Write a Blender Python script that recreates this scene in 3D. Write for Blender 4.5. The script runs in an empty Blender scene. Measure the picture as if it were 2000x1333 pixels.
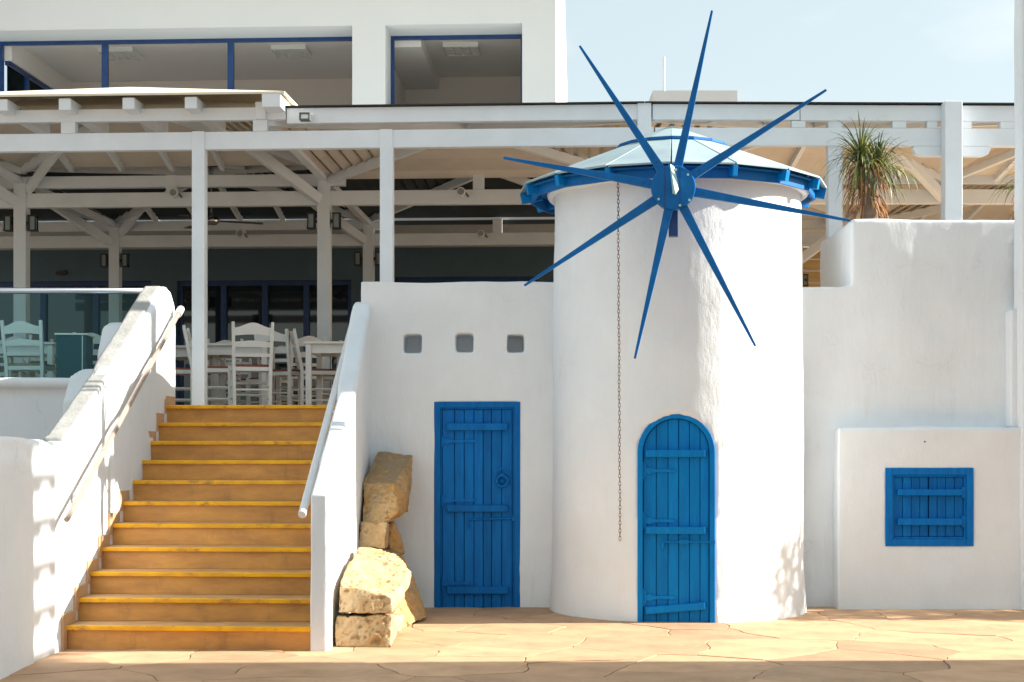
import bpy, bmesh, math, random
from mathutils import Vector, Matrix, noise
R = math.radians
random.seed(7)
S = bpy.context.scene
C = S.collection

# ------------------------------------------------------------------ camera, light, exposure
EYE = 1.37; FOC = 3000.0; HOR = 878.0
cam = bpy.data.cameras.new('camera'); camo = bpy.data.objects.new('camera', cam); C.objects.link(camo)
camo.location = (0, 0, EYE); camo.rotation_euler = (R(90), 0, 0)
cam.sensor_width = 36; cam.lens = 54; cam.shift_y = 0.1058; cam.clip_end = 3000; cam.clip_start = .1
S.camera = camo

SUN_EL = math.atan(0.5); SUN_AZ = R(90 - 1.2)          # from the right, a hair behind the walls
sd = Vector((math.cos(SUN_EL)*math.sin(SUN_AZ), math.cos(SUN_EL)*math.cos(SUN_AZ), math.sin(SUN_EL)))
w = bpy.data.worlds.new('World'); S.world = w; w.use_nodes = True
nt = w.node_tree; nt.nodes.clear()
sky = nt.nodes.new('ShaderNodeTexSky'); sky.sky_type = 'NISHITA'; sky.sun_disc = False
sky.sun_elevation = SUN_EL; sky.sun_rotation = SUN_AZ
sky.air_density = 1.0; sky.dust_density = 2.2; sky.ozone_density = 1.3
bg = nt.nodes.new('ShaderNodeBackground'); bg.inputs['Strength'].default_value = 0.11
wo = nt.nodes.new('ShaderNodeOutputWorld')
# faint high cloud over the whole sky
tc = nt.nodes.new('ShaderNodeTexCoord'); mp = nt.nodes.new('ShaderNodeMapping'); mp.inputs['Scale'].default_value = (3, 3, 9)
cn = nt.nodes.new('ShaderNodeTexNoise'); cn.inputs['Scale'].default_value = 2.0; cn.inputs['Detail'].default_value = 6; cn.inputs['Roughness'].default_value = .55
cr = nt.nodes.new('ShaderNodeMapRange'); cr.inputs['From Min'].default_value = .5; cr.inputs['From Max'].default_value = .8
cr.inputs['To Min'].default_value = 0.0; cr.inputs['To Max'].default_value = .35
cm = nt.nodes.new('ShaderNodeMixRGB'); cm.inputs['Color2'].default_value = (2.9, 3.0, 2.9, 1)
nt.links.new(tc.outputs['Generated'], mp.inputs[0]); nt.links.new(mp.outputs[0], cn.inputs['Vector'])
nt.links.new(cn.outputs[0], cr.inputs['Value']); nt.links.new(cr.outputs[0], cm.inputs['Fac'])
nt.links.new(cm.outputs[0], bg.inputs['Color'])
veil = nt.nodes.new('ShaderNodeMixRGB'); veil.inputs['Fac'].default_value = .74; veil.inputs['Color2'].default_value = (1.64, 1.80, 1.62, 1)   # thin high haze
nt.links.new(sky.outputs[0], veil.inputs['Color1']); nt.links.new(veil.outputs[0], cm.inputs['Color1'])
nt.links.new(bg.outputs[0], wo.inputs['Surface'])
sl = bpy.data.lights.new('sun', 'SUN'); sl.energy = 3.6; sl.angle = R(.5); sl.color = (1, .93, .82)
so = bpy.data.objects.new('sun', sl); C.objects.link(so); so.rotation_euler = (-sd).to_track_quat('-Z', 'Y').to_euler()
so.location = (20, 0, 20)
S.view_settings.view_transform = 'Standard'; S.view_settings.look = 'None'
S.view_settings.exposure = 1.93; S.view_settings.gamma = 1.0; S.view_settings.use_curve_mapping = False
S.cycles.max_bounces = 10; S.cycles.diffuse_bounces = 6; S.cycles.glossy_bounces = 4
S.cycles.transparent_max_bounces = 12; S.cycles.use_denoising = True

# ------------------------------------------------------------------ helpers
def at(px, py, Y): return Vector(((px-1000)/FOC*Y, Y, EYE+(HOR-py)/FOC*Y))
def wx(px, Y): return (px-1000)/FOC*Y
def wz(py, Y): return EYE+(HOR-py)/FOC*Y

class MB:
    def __init__(s): s.v = []; s.f = []
    def add(s, vs, fs):
        n = len(s.v); s.v += [tuple(p) for p in vs]; s.f += [tuple(i+n for i in f) for f in fs]; return s
    def box(s, x0, x1, y0, y1, z0, z1, M=None):
        vs = [Vector(p) for p in ((x0,y0,z0),(x1,y0,z0),(x1,y1,z0),(x0,y1,z0),(x0,y0,z1),(x1,y0,z1),(x1,y1,z1),(x0,y1,z1))]
        if M: vs = [M @ p for p in vs]
        return s.add(vs, [(3,2,1,0),(4,5,6,7),(0,1,5,4),(1,2,6,5),(2,3,7,6),(3,0,4,7)])
    def beam(s, a, b, w, h, w2=None, h2=None, up=(0,0,1)):
        a = Vector(a); b = Vector(b); d = (b-a).normalized(); u = Vector(up)
        if abs(d.dot(u)) > .98: u = Vector((0,1,0))
        sx = d.cross(u).normalized(); uz = sx.cross(d)
        w2 = w if w2 is None else w2; h2 = h if h2 is None else h2
        vs = []
        for p, ww, hh in ((a,w,h),(b,w2,h2)):
            for i, j in ((-1,-1),(1,-1),(1,1),(-1,1)): vs.append(p+sx*(i*ww/2)+uz*(j*hh/2))
        return s.add(vs, [(0,1,2,3),(7,6,5,4),(0,4,5,1),(1,5,6,2),(2,6,7,3),(3,7,4,0)])
    def tube(s, pts, r, n=10, caps=True, closed=False, r2=None):
        pts = [Vector(p) for p in pts]; m = len(pts); vs = []; fs = []
        for i, p in enumerate(pts):
            if closed: d = pts[(i+1)%m]-pts[i-1]
            else: d = pts[min(i+1,m-1)]-pts[max(i-1,0)]
            d.normalize(); u = Vector((0,0,1)) if abs(d.z) < .95 else Vector((0,1,0))
            a = d.cross(u).normalized(); b = a.cross(d)
            rr = r if r2 is None else r+(r2-r)*i/(m-1)
            for k in range(n):
                t = 2*math.pi*k/n; vs.append(p+a*(rr*math.cos(t))+b*(rr*math.sin(t)))
        for i in range(m if closed else m-1):
            for k in range(n):
                i2 = (i+1) % m
                fs.append((i*n+k, i*n+(k+1)%n, i2*n+(k+1)%n, i2*n+k))
        if caps and not closed:
            fs.append(tuple(range(n-1,-1,-1))); fs.append(tuple((m-1)*n+k for k in range(n)))
        return s.add(vs, fs)
    def prism(s, poly, a, b, axis='y'):
        n = len(poly); vs = []
        for d in (a, b):
            for p, q in poly:
                vs.append((p,d,q) if axis == 'y' else ((d,p,q) if axis == 'x' else (p,q,d)))
        return s.add(vs, [tuple(range(n)), tuple(range(2*n-1,n-1,-1))]+[(i,i+n,(i+1)%n+n,(i+1)%n) for i in range(n)])
    def lathe(s, prof, n=32, c=(0,0,0)):
        m = len(prof); vs = []; fs = []
        for k in range(n):
            t = 2*math.pi*k/n
            for r, z in prof: vs.append((c[0]+r*math.cos(t), c[1]+r*math.sin(t), c[2]+z))
        for k in range(n):
            for i in range(m-1):
                a = k*m+i; b = ((k+1)%n)*m+i; fs.append((a,b,b+1,a+1))
        return s.add(vs, fs)
    def holed(s, x0, x1, z0, z1, y0, y1, holes):
        xs = sorted({x0,x1,*[h[0] for h in holes],*[h[1] for h in holes]}); zs = sorted({z0,z1,*[h[2] for h in holes],*[h[3] for h in holes]})
        solid = lambda i, j: 0 <= i < len(xs)-1 and 0 <= j < len(zs)-1 and not any(h[0]-1e-6 <= xs[i] and xs[i+1] <= h[1]+1e-6 and h[2]-1e-6 <= zs[j] and zs[j+1] <= h[3]+1e-6 for h in holes)
        ids = {}
        vs = []
        def V(i, j, k):
            if (i,j,k) not in ids: ids[i,j,k] = len(vs); vs.append((xs[i], (y0,y1)[k], zs[j]))
            return ids[i,j,k]
        fs = []
        for i in range(len(xs)-1):
            for j in range(len(zs)-1):
                if not solid(i,j): continue
                fs.append((V(i,j,0),V(i+1,j,0),V(i+1,j+1,0),V(i,j+1,0)))
                fs.append((V(i,j+1,1),V(i+1,j+1,1),V(i+1,j,1),V(i,j,1)))
                if not solid(i-1,j): fs.append((V(i,j,1),V(i,j,0),V(i,j+1,0),V(i,j+1,1)))
                if not solid(i+1,j): fs.append((V(i+1,j,0),V(i+1,j,1),V(i+1,j+1,1),V(i+1,j+1,0)))
                if not solid(i,j-1): fs.append((V(i,j,1),V(i+1,j,1),V(i+1,j,0),V(i,j,0)))
                if not solid(i,j+1): fs.append((V(i,j+1,0),V(i+1,j+1,0),V(i+1,j+1,1),V(i,j+1,1)))
        return s.add(vs, fs)
    def mesh(s, name):
        me = bpy.data.meshes.new(name); me.from_pydata(s.v, [], s.f); me.update()
        bm = bmesh.new(); bm.from_mesh(me); bmesh.ops.recalc_face_normals(bm, faces=bm.faces); bm.to_mesh(me); bm.free()
        return me

def obj(name, mb, m, parent=None, bev=0, smooth=False, loc=None, rot=None, seg=2):
    me = mb.mesh(name) if isinstance(mb, MB) else mb
    if m and not me.materials: me.materials.append(m)
    o = bpy.data.objects.new(name, me); C.objects.link(o)
    if parent: o.parent = parent
    if loc is not None: o.location = loc
    if rot is not None: o.rotation_euler = rot
    if smooth:
        for p in me.polygons: p.use_smooth = True
    if bev:
        b = o.modifiers.new('edge', 'BEVEL'); b.width = bev; b.segments = seg; b.limit_method = 'ANGLE'; b.angle_limit = R(40)
    return o
def tag(o, label=None, cat=None, group=None, kind=None):
    if label: o['label'] = label
    if cat: o['category'] = cat
    if group: o['group'] = group
    if kind: o['kind'] = kind
    return o
def thing(name, label, cat, loc=(0,0,0), rz=0, group=None):
    o = bpy.data.objects.new(name, None); C.objects.link(o); o.location = loc; o.rotation_euler = (0,0,rz); o.empty_display_size = .1
    return tag(o, label, cat, group)
def copy_tree(o, parent=None):
    c = o.copy(); C.objects.link(c)
    if parent: c.parent = parent
    for ch in KIDS.get(o.name, []): copy_tree(ch, c)
    return c
KIDS = {}
def kid_index(root):
    for o in C.objects:
        if o.parent: KIDS.setdefault(o.parent.name, []).append(o) if o not in KIDS.get(o.parent.name, []) else None

# ------------------------------------------------------------------ materials
def mat(name, col, rough=.6, var=.0, vscale=3.0, bump=0.0, bscale=20.0, metal=0, stretch=None, col2=None, detail=6, rnd=0.0, spec=.5, bdist=.01, coords='Object'):
    m = bpy.data.materials.new(name); m.use_nodes = True
    n = m.node_tree.nodes; l = m.node_tree.links; p = n['Principled BSDF']
    p.inputs['Base Color'].default_value = (*col, 1); p.inputs['Roughness'].default_value = rough; p.inputs['Metallic'].default_value = metal
    p.inputs['Specular IOR Level'].default_value = spec
    t = n.new('ShaderNodeTexCoord'); mpn = n.new('ShaderNodeMapping'); l.new(t.outputs[coords], mpn.inputs[0])
    if stretch: mpn.inputs['Scale'].default_value = stretch
    if var or col2 or rnd:
        a = n.new('ShaderNodeTexNoise'); a.inputs['Scale'].default_value = vscale; a.inputs['Detail'].default_value = detail; a.inputs['Roughness'].default_value = .62
        l.new(mpn.outputs[0], a.inputs['Vector'])
        rmp = n.new('ShaderNodeMapRange'); rmp.inputs['From Min'].default_value = .32; rmp.inputs['From Max'].default_value = .68
        l.new(a.outputs[0], rmp.inputs['Value'])
        mx = n.new('ShaderNodeMixRGB'); c2 = col2 or tuple(c*(1-var) for c in col)
        mx.inputs['Color1'].default_value = (*col, 1); mx.inputs['Color2'].default_value = (*c2, 1)
        l.new(rmp.outputs[0], mx.inputs['Fac']); out = mx.outputs[0]
        if rnd:
            oi = n.new('ShaderNodeObjectInfo'); r2 = n.new('ShaderNodeMapRange'); r2.inputs['To Min'].default_value = 1-rnd; r2.inputs['To Max'].default_value = 1+rnd
            l.new(oi.outputs['Random'], r2.inputs['Value'])
            hs = n.new('ShaderNodeHueSaturation'); l.new(r2.outputs[0], hs.inputs['Value']); l.new(out, hs.inputs['Color']); out = hs.outputs[0]
        l.new(out, p.inputs['Base Color'])
    if bump:
        b1 = n.new('ShaderNodeTexNoise'); b1.inputs['Scale'].default_value = bscale; b1.inputs['Detail'].default_value = 8; b1.inputs['Roughness'].default_value = .6
        l.new(mpn.outputs[0], b1.inputs['Vector'])
        bp = n.new('ShaderNodeBump'); bp.inputs['Strength'].default_value = bump; bp.inputs['Distance'].default_value = bdist
        l.new(b1.outputs[0], bp.inputs['Height']); l.new(bp.outputs[0], p.inputs['Normal'])
    return m
def glass(name, tint, gloss=.12, rough=.02):
    m = bpy.data.materials.new(name); m.use_nodes = True; n = m.node_tree.nodes; l = m.node_tree.links; n.clear()
    tr = n.new('ShaderNodeBsdfTransparent'); tr.inputs[0].default_value = (*tint, 1)
    gl = n.new('ShaderNodeBsdfGlossy'); gl.inputs['Roughness'].default_value = rough; gl.inputs['Color'].default_value = (.6,.88,1,1)
    fr = n.new('ShaderNodeLayerWeight'); fr.inputs['Blend'].default_value = gloss
    mx = n.new('ShaderNodeMixShader'); o = n.new('ShaderNodeOutputMaterial')
    l.new(fr.outputs['Fresnel'], mx.inputs[0]); l.new(tr.outputs[0], mx.inputs[1]); l.new(gl.outputs[0], mx.inputs[2]); l.new(mx.outputs[0], o.inputs[0])
    return m

def plaster_mat(name, col, dirt=(.62,.58,.52)):
    m = mat(name, col, .85, col2=tuple(c*.91 for c in col), vscale=1.3, spec=.25)
    n = m.node_tree.nodes; l = m.node_tree.links; p = n['Principled BSDF']; t = n.new('ShaderNodeTexCoord')
    def nz(s, d, stretch=None):
        a = n.new('ShaderNodeTexNoise'); a.inputs['Scale'].default_value = s; a.inputs['Detail'].default_value = d; a.inputs['Roughness'].default_value = .62
        if stretch:
            q = n.new('ShaderNodeMapping'); q.inputs['Scale'].default_value = stretch; l.new(t.outputs['Object'], q.inputs[0]); l.new(q.outputs[0], a.inputs['Vector'])
        else: l.new(t.outputs['Object'], a.inputs['Vector'])
        return a.outputs[0]
    a = nz(8, 10, (1.25,1.25,.5)); b = nz(75, 4)
    ad = n.new('ShaderNodeMath'); ad.operation = 'MULTIPLY_ADD'; ad.inputs[1].default_value = .12; l.new(b, ad.inputs[0]); l.new(a, ad.inputs[2])
    bp = n.new('ShaderNodeBump'); bp.inputs['Strength'].default_value = .75; bp.inputs['Distance'].default_value = .014
    l.new(ad.outputs[0], bp.inputs['Height']); l.new(bp.outputs[0], p.inputs['Normal'])
    # faint stains with a shape of their own
    st = nz(4.0, 8, (2.2,2.2,.35)); mr = n.new('ShaderNodeMapRange'); mr.inputs['From Min'].default_value = .58; mr.inputs['From Max'].default_value = .85; mr.inputs['To Max'].default_value = .45
    l.new(st, mr.inputs['Value'])
    src = p.inputs['Base Color'].links[0].from_socket
    mx = n.new('ShaderNodeMixRGB'); mx.inputs['Color2'].default_value = (*dirt, 1); l.new(src, mx.inputs['Color1']); l.new(mr.outputs[0], mx.inputs['Fac'])
    # hairline cracks, only here and there
    vw_ = n.new('ShaderNodeTexNoise'); vw_.inputs['Scale'].default_value = 3; vw_.inputs['Detail'].default_value = 6; l.new(t.outputs['Object'], vw_.inputs['Vector'])
    va = n.new('ShaderNodeVectorMath'); va.operation = 'MULTIPLY_ADD'; va.inputs[1].default_value = (.5,.5,.5); l.new(vw_.outputs['Color'], va.inputs[0]); l.new(t.outputs['Object'], va.inputs[2])
    vo = n.new('ShaderNodeTexVoronoi'); vo.feature = 'DISTANCE_TO_EDGE'; vo.inputs['Scale'].default_value = 1.5; l.new(va.outputs[0], vo.inputs['Vector'])
    c1 = n.new('ShaderNodeMapRange'); c1.inputs['From Min'].default_value = .002; c1.inputs['From Max'].default_value = .007; c1.inputs['To Min'].default_value = 1; c1.inputs['To Max'].default_value = 0; l.new(vo.outputs['Distance'], c1.inputs['Value'])
    c2_ = n.new('ShaderNodeMapRange'); c2_.inputs['From Min'].default_value = .52; c2_.inputs['From Max'].default_value = .66; c2_.inputs['To Max'].default_value = .22; l.new(nz(1.3,3), c2_.inputs['Value'])
    cmul = n.new('ShaderNodeMath'); cmul.operation = 'MULTIPLY'; l.new(c1.outputs[0], cmul.inputs[0]); l.new(c2_.outputs[0], cmul.inputs[1])
    mk = n.new('ShaderNodeMixRGB'); mk.inputs['Color2'].default_value = (.40,.36,.32,1); l.new(cmul.outputs[0], mk.inputs['Fac']); l.new(mx.outputs[0], mk.inputs['Color1'])
    l.new(mk.outputs[0], p.inputs['Base Color'])
    return m
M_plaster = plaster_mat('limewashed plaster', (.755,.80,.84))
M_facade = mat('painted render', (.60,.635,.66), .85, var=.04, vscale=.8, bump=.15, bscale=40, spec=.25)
M_white = mat('white painted timber', (.74,.795,.855), .55, var=.10, vscale=2.5, bump=.25, bscale=9, stretch=(1,1,1), bdist=.006)
M_ceil = mat('white ceiling boards', (.62,.57,.51), .6, var=.12, vscale=3, rnd=.08)
M_dceil = mat('dark rear ceiling', (.028,.043,.053), .8, var=.3, vscale=5)  # near-black blue-grey for the left rear ceiling boards and back panel
def blue_mat(name, col, col2):
    m = mat(name, col, .5, col2=col2, vscale=5, bump=.35, bscale=14, stretch=(5,5,.7), bdist=.006, rnd=.14, spec=.14)
    n = m.node_tree.nodes; l = m.node_tree.links; p = n['Principled BSDF']; t = n.new('ShaderNodeTexCoord'); q = n.new('ShaderNodeMapping'); q.inputs['Scale'].default_value = (9,9,1.6); l.new(t.outputs['Object'], q.inputs[0])
    a = n.new('ShaderNodeTexNoise'); a.inputs['Scale'].default_value = 5; a.inputs['Detail'].default_value = 9; a.inputs['Roughness'].default_value = .72; l.new(q.outputs[0], a.inputs['Vector'])
    mr = n.new('ShaderNodeMapRange'); mr.inputs['From Min'].default_value = .60; mr.inputs['From Max'].default_value = .74; mr.inputs['To Max'].default_value = .34; l.new(a.outputs[0], mr.inputs['Value'])
    src = p.inputs['Base Color'].links[0].from_socket; mx = n.new('ShaderNodeMixRGB'); mx.inputs['Color2'].default_value = (.06,.22,.42,1); l.new(src, mx.inputs['Color1']); l.new(mr.outputs[0], mx.inputs['Fac']); l.new(mx.outputs[0], p.inputs['Base Color'])
    return m
M_blue = blue_mat('blue gloss paint', (.0,.155,.48), (.0,.105,.37))
M_blue2 = blue_mat('bright blue paint', (.0,.20,.54), (.0,.15,.45))
M_navy = mat('navy window paint', (.006,.05,.20), .4, var=.3, vscale=8, bump=.2)
M_sail = mat('blue sail paint', (.0,.135,.43), .45, var=.25, vscale=6, bump=.2, bscale=12, spec=.2)
M_roofpan = mat('pale blue roof sheet', (.32,.42,.45), .75, col2=(.23,.32,.37), vscale=2.6, bump=.15, bscale=6, rnd=.06, stretch=(1,1,.4))
def wear(m, col, lo, hi, amt, scale, stretch=(1,1,1)):
    n = m.node_tree.nodes; l = m.node_tree.links; p = n['Principled BSDF']; t = n.new('ShaderNodeTexCoord'); q = n.new('ShaderNodeMapping'); q.inputs['Scale'].default_value = stretch; l.new(t.outputs['Object'], q.inputs[0])
    a = n.new('ShaderNodeTexNoise'); a.inputs['Scale'].default_value = scale; a.inputs['Detail'].default_value = 9; a.inputs['Roughness'].default_value = .7; l.new(q.outputs[0], a.inputs['Vector'])
    mr = n.new('ShaderNodeMapRange'); mr.inputs['From Min'].default_value = lo; mr.inputs['From Max'].default_value = hi; mr.inputs['To Max'].default_value = amt; l.new(a.outputs[0], mr.inputs['Value'])
    src = p.inputs['Base Color'].links[0].from_socket; mx = n.new('ShaderNodeMixRGB'); mx.inputs['Color2'].default_value = (*col,1); l.new(src, mx.inputs['Color1']); l.new(mr.outputs[0], mx.inputs['Fac']); l.new(mx.outputs[0], p.inputs['Base Color'])
wear(M_sail, (.05,.20,.42), .58, .72, .4, 7)
wear(M_roofpan, (.30,.30,.26), .58, .75, .45, 6)
M_fin = mat('pale green wood', (.45,.68,.66), .5, var=.15)
M_step = mat('terracotta step tile', (.67,.335,.08), .6, col2=(.45,.215,.06), vscale=5, bump=.2, bscale=30, rnd=.07, stretch=(.6,1,2))
M_tread = mat('worn tread tile', (.60,.36,.17), .55, var=.3, vscale=6, bump=.2, bscale=30, rnd=.05)
M_nose = mat('yellow nosing', (.90,.48,.012), .55, col2=(.62,.29,.03), spec=.2, vscale=9, bump=.2, bscale=30, stretch=(.5,1,1))
M_skirt = mat('skirting tile', (.56,.35,.19), .55, var=.2, vscale=7, rnd=.06)
M_mortar = mat('paving mortar', (.20,.135,.09), .9, var=.35, vscale=7, bump=.4, bscale=60)
M_ground = mat('packed earth', (.36,.26,.18), .95, var=.3, vscale=.4, bump=.3, bscale=10)
M_floor = mat('terrace floor tile', (.64,.47,.31), .5, var=.2, vscale=2)
wear(M_nose, (.30,.15,.05), .56, .66, .75, 11, (.7,1,1))
wear(M_step, (.22,.12,.05), .56, .74, .6, 4, (1.6,1,.5))
wear(M_step, (.66,.46,.26), .60, .74, .5, 9, (1,1,1))
wear(M_tread, (.24,.15,.08), .55, .72, .6, 7)
M_coping = mat('worn cement coping', (.42,.42,.41), .9, col2=(.30,.30,.29), vscale=6, bump=.6, bscale=30)
M_railw = mat('white rail paint', (.74,.75,.76), .35, var=.08, bump=.1)
M_railb = mat('shade brown rail', (.36,.28,.235), .4, var=.2, vscale=9)  # brown of the rail's reflecting underside put into its whole colour
M_steel = mat('brushed steel', (.62,.64,.68), .22, metal=1)
M_black = mat('black lantern metal', (.012,.013,.015), .4)
M_lens = mat('lantern glass', (.25,.30,.30), .15)
M_dark = mat('dark teal panel', (.010,.055,.075), .2)
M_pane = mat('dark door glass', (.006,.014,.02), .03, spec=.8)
M_chair = mat('white chair paint', (.74,.74,.72), .45, var=.08, vscale=6)
M_seat = mat('woven rush seat', (.30,.10,.055), .8, col2=(.17,.05,.03), vscale=30, bump=.5, bscale=60)
M_seat2 = mat('woven straw seat', (.42,.30,.17), .8, col2=(.26,.17,.09), vscale=30, bump=.5, bscale=60)
M_darkwood = mat('dark table paint', (.05,.07,.08), .5)
M_rust = mat('rusty chain', (.13,.06,.035), .75, var=.5, vscale=40)
M_leaf = mat('palm leaf', (.09,.12,.025), .5, col2=(.26,.27,.05), vscale=4, detail=2)
M_leafd = mat('dark palm leaf', (.03,.055,.03), .5, col2=(.07,.10,.04), vscale=4)
M_dry = mat('dry palm leaf', (.36,.15,.035), .8, col2=(.16,.085,.045), vscale=7)
M_trunk = mat('palm trunk', (.16,.11,.075), .9, var=.4, vscale=14, bump=.6, bscale=20)
M_flood = mat('lamp housing', (.10,.10,.095), .45)
M_louv = mat('louvre metal', (.80,.82,.82), .25, metal=.4)
M_louvd = mat('louvre recess', (.07,.08,.085), .6)
M_edge = mat('bitumen edge', (.035,.033,.03), .8)
M_cream = mat('cream roof membrane', (.78,.72,.58), .8, var=.10, vscale=4, bump=.3, bscale=12)
M_plank = mat('yellow pine planks', (.62,.43,.20), .6, var=.25, vscale=3, stretch=(.3,1,6), rnd=.1)
M_lower = mat('shade blue lower wall', (.08,.135,.175), .8, var=.1)  # terrace shade put into the wall colour, far darker than the facade
M_roomw = mat('room paint', (.84,.80,.77), .8)
M_roomc = mat('room ceiling paint', (.82,.79,.77), .7)
M_tealglass = glass('teal balustrade glass', (.74,.89,.91), .2)
M_winglass = glass('window glass', (.96,.97,.98), .07)

def stone_mat(name, c1, c2, dark, rnd=.0, pits=.5, scale=7):
    m = mat(name, c1, .85, col2=c2, vscale=scale, bump=.8, bscale=45, rnd=rnd, spec=.25, bdist=.012)
    n = m.node_tree.nodes; l = m.node_tree.links; p = n['Principled BSDF']; t = n.new('ShaderNodeTexCoord')
    a = n.new('ShaderNodeTexNoise'); a.inputs['Scale'].default_value = 38; a.inputs['Detail'].default_value = 5; a.inputs['Roughness'].default_value = .7
    l.new(t.outputs['Object'], a.inputs['Vector'])
    mr = n.new('ShaderNodeMapRange'); mr.inputs['From Min'].default_value = .60; mr.inputs['From Max'].default_value = .72; mr.inputs['To Max'].default_value = pits
    l.new(a.outputs[0], mr.inputs['Value'])
    src = p.inputs['Base Color'].links[0].from_socket
    mx = n.new('ShaderNodeMixRGB'); mx.inputs['Color2'].default_value = (*dark, 1); l.new(src, mx.inputs['Color1']); l.new(mr.outputs[0], mx.inputs['Fac']); l.new(mx.outputs[0], p.inputs['Base Color'])
    return m
M_rock = stone_mat('tufa limestone', (.52,.40,.25), (.43,.27,.115), (.13,.075,.04), pits=.8)
M_rocko = stone_mat('ochre stained limestone', (.54,.39,.22), (.52,.28,.08), (.10,.07,.05), pits=.75, scale=5)
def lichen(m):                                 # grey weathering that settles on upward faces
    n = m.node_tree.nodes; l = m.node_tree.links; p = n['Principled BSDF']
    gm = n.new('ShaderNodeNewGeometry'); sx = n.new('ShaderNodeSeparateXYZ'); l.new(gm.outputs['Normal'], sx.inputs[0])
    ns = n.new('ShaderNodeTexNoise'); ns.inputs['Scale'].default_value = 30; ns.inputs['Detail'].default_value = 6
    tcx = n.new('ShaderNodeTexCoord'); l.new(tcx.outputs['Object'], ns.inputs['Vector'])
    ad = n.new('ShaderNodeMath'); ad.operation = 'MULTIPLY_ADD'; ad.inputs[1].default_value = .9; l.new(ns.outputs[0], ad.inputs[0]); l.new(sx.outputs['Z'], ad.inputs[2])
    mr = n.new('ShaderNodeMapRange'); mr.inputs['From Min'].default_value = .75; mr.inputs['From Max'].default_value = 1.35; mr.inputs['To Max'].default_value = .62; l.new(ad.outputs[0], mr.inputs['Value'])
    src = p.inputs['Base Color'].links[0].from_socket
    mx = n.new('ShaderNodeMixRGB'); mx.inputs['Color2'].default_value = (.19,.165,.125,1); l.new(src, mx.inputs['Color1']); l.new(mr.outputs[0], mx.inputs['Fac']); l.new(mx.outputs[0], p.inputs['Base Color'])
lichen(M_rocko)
M_flag = mat('flagstone', (.57,.355,.20), .75, col2=(.41,.245,.14), vscale=2.6, bump=.35, bscale=16, rnd=.15, coords='Object', bdist=.008)

wear(M_flag, (.24,.15,.09), .57, .72, .5, 3.5); wear(M_flag, (.62,.47,.32), .60, .75, .6, 6)

# ------------------------------------------------------------------ plaster bodies (voxel fused, softened, hand-trowelled)
def bake(o):
    dg = bpy.context.evaluated_depsgraph_get()
    return bpy.data.meshes.new_from_object(o.evaluated_get(dg))
def plaster(name, mb, m=None, cutters=(), voxel=.024, soft=6, amp=.008, parent=None, seed=0, loc=None, rz=0):
    me = mb.mesh(name); o = bpy.data.objects.new(name, me); C.objects.link(o)
    tmp = []
    for c in cutters:
        cm_ = c.mesh('cut'); co = bpy.data.objects.new('cut', cm_); C.objects.link(co); tmp.append(co)
        b = o.modifiers.new('b', 'BOOLEAN'); b.object = co; b.operation = 'DIFFERENCE'; b.solver = 'EXACT'
    r = o.modifiers.new('r', 'REMESH'); r.mode = 'VOXEL'; r.voxel_size = voxel
    s = o.modifiers.new('s', 'SMOOTH'); s.factor = .5; s.iterations = soft
    nm = bake(o); bpy.data.objects.remove(o); bpy.data.meshes.remove(me)
    for c in tmp: bpy.data.objects.remove(c)
    off = Vector((seed*3.1, seed*1.7, seed*.9))
    nm.name = name
    nrm = [v.normal.copy() for v in nm.vertices]
    for v, nv in zip(nm.vertices, nrm):
        p = v.co+off
        d = noise.noise(p*1.1)*1.5+noise.noise(p*3.2)*.7+noise.noise(p*8)*.22
        v.co += nv*(d*amp)
    for p in nm.polygons: p.use_smooth = True
    nm.materials.clear()
    return obj(name, nm, m or M_plaster, parent, loc=loc, rot=(0,0,rz))

# ================================================================== GROUND
g = MB(); g.box(-900, 900, -300, 1500, -.40, -.06)
tag(obj('ground', g, M_ground), kind='structure')
pv = obj('pavement', MB().box(-6, 9, 4.0, 14.2, -.055, -.0045), M_mortar); tag(pv, kind='structure')
def clip(poly, a, b):                          # keep the side nearer to a
    m_ = (a+b)/2; d = b-a; out = []
    for i in range(len(poly)):
        p, q = poly[i], poly[(i+1)%len(poly)]
        sp = (p-m_).dot(d); sq = (q-m_).dot(d)
        if sp <= 0: out.append(p)
        if sp*sq < 0: out.append(p+(q-p)*(sp/(sp-sq)))
    return out
seeds = []
yy = 7.7
row = 0
while yy < 14.0:
    xx = -5.2+(.35 if row % 2 else 0)
    while xx < 6.2:
        if random.random() > .16: seeds.append(Vector((xx+random.uniform(-.33,.33), yy+random.uniform(-.24,.24))))
        xx += .78
    yy += .50; row += 1
def warp(p):
    q = Vector((p.x*2.3, p.y*2.3, 3.0)); q2 = Vector((p.x*7, p.y*7, 8.0))
    return Vector((p.x+noise.noise(q)*.10+noise.noise(q2)*.022, p.y+noise.noise(q+Vector((9,4,2)))*.09+noise.noise(q2+Vector((5,5,5)))*.022))
nst = 0
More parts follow.
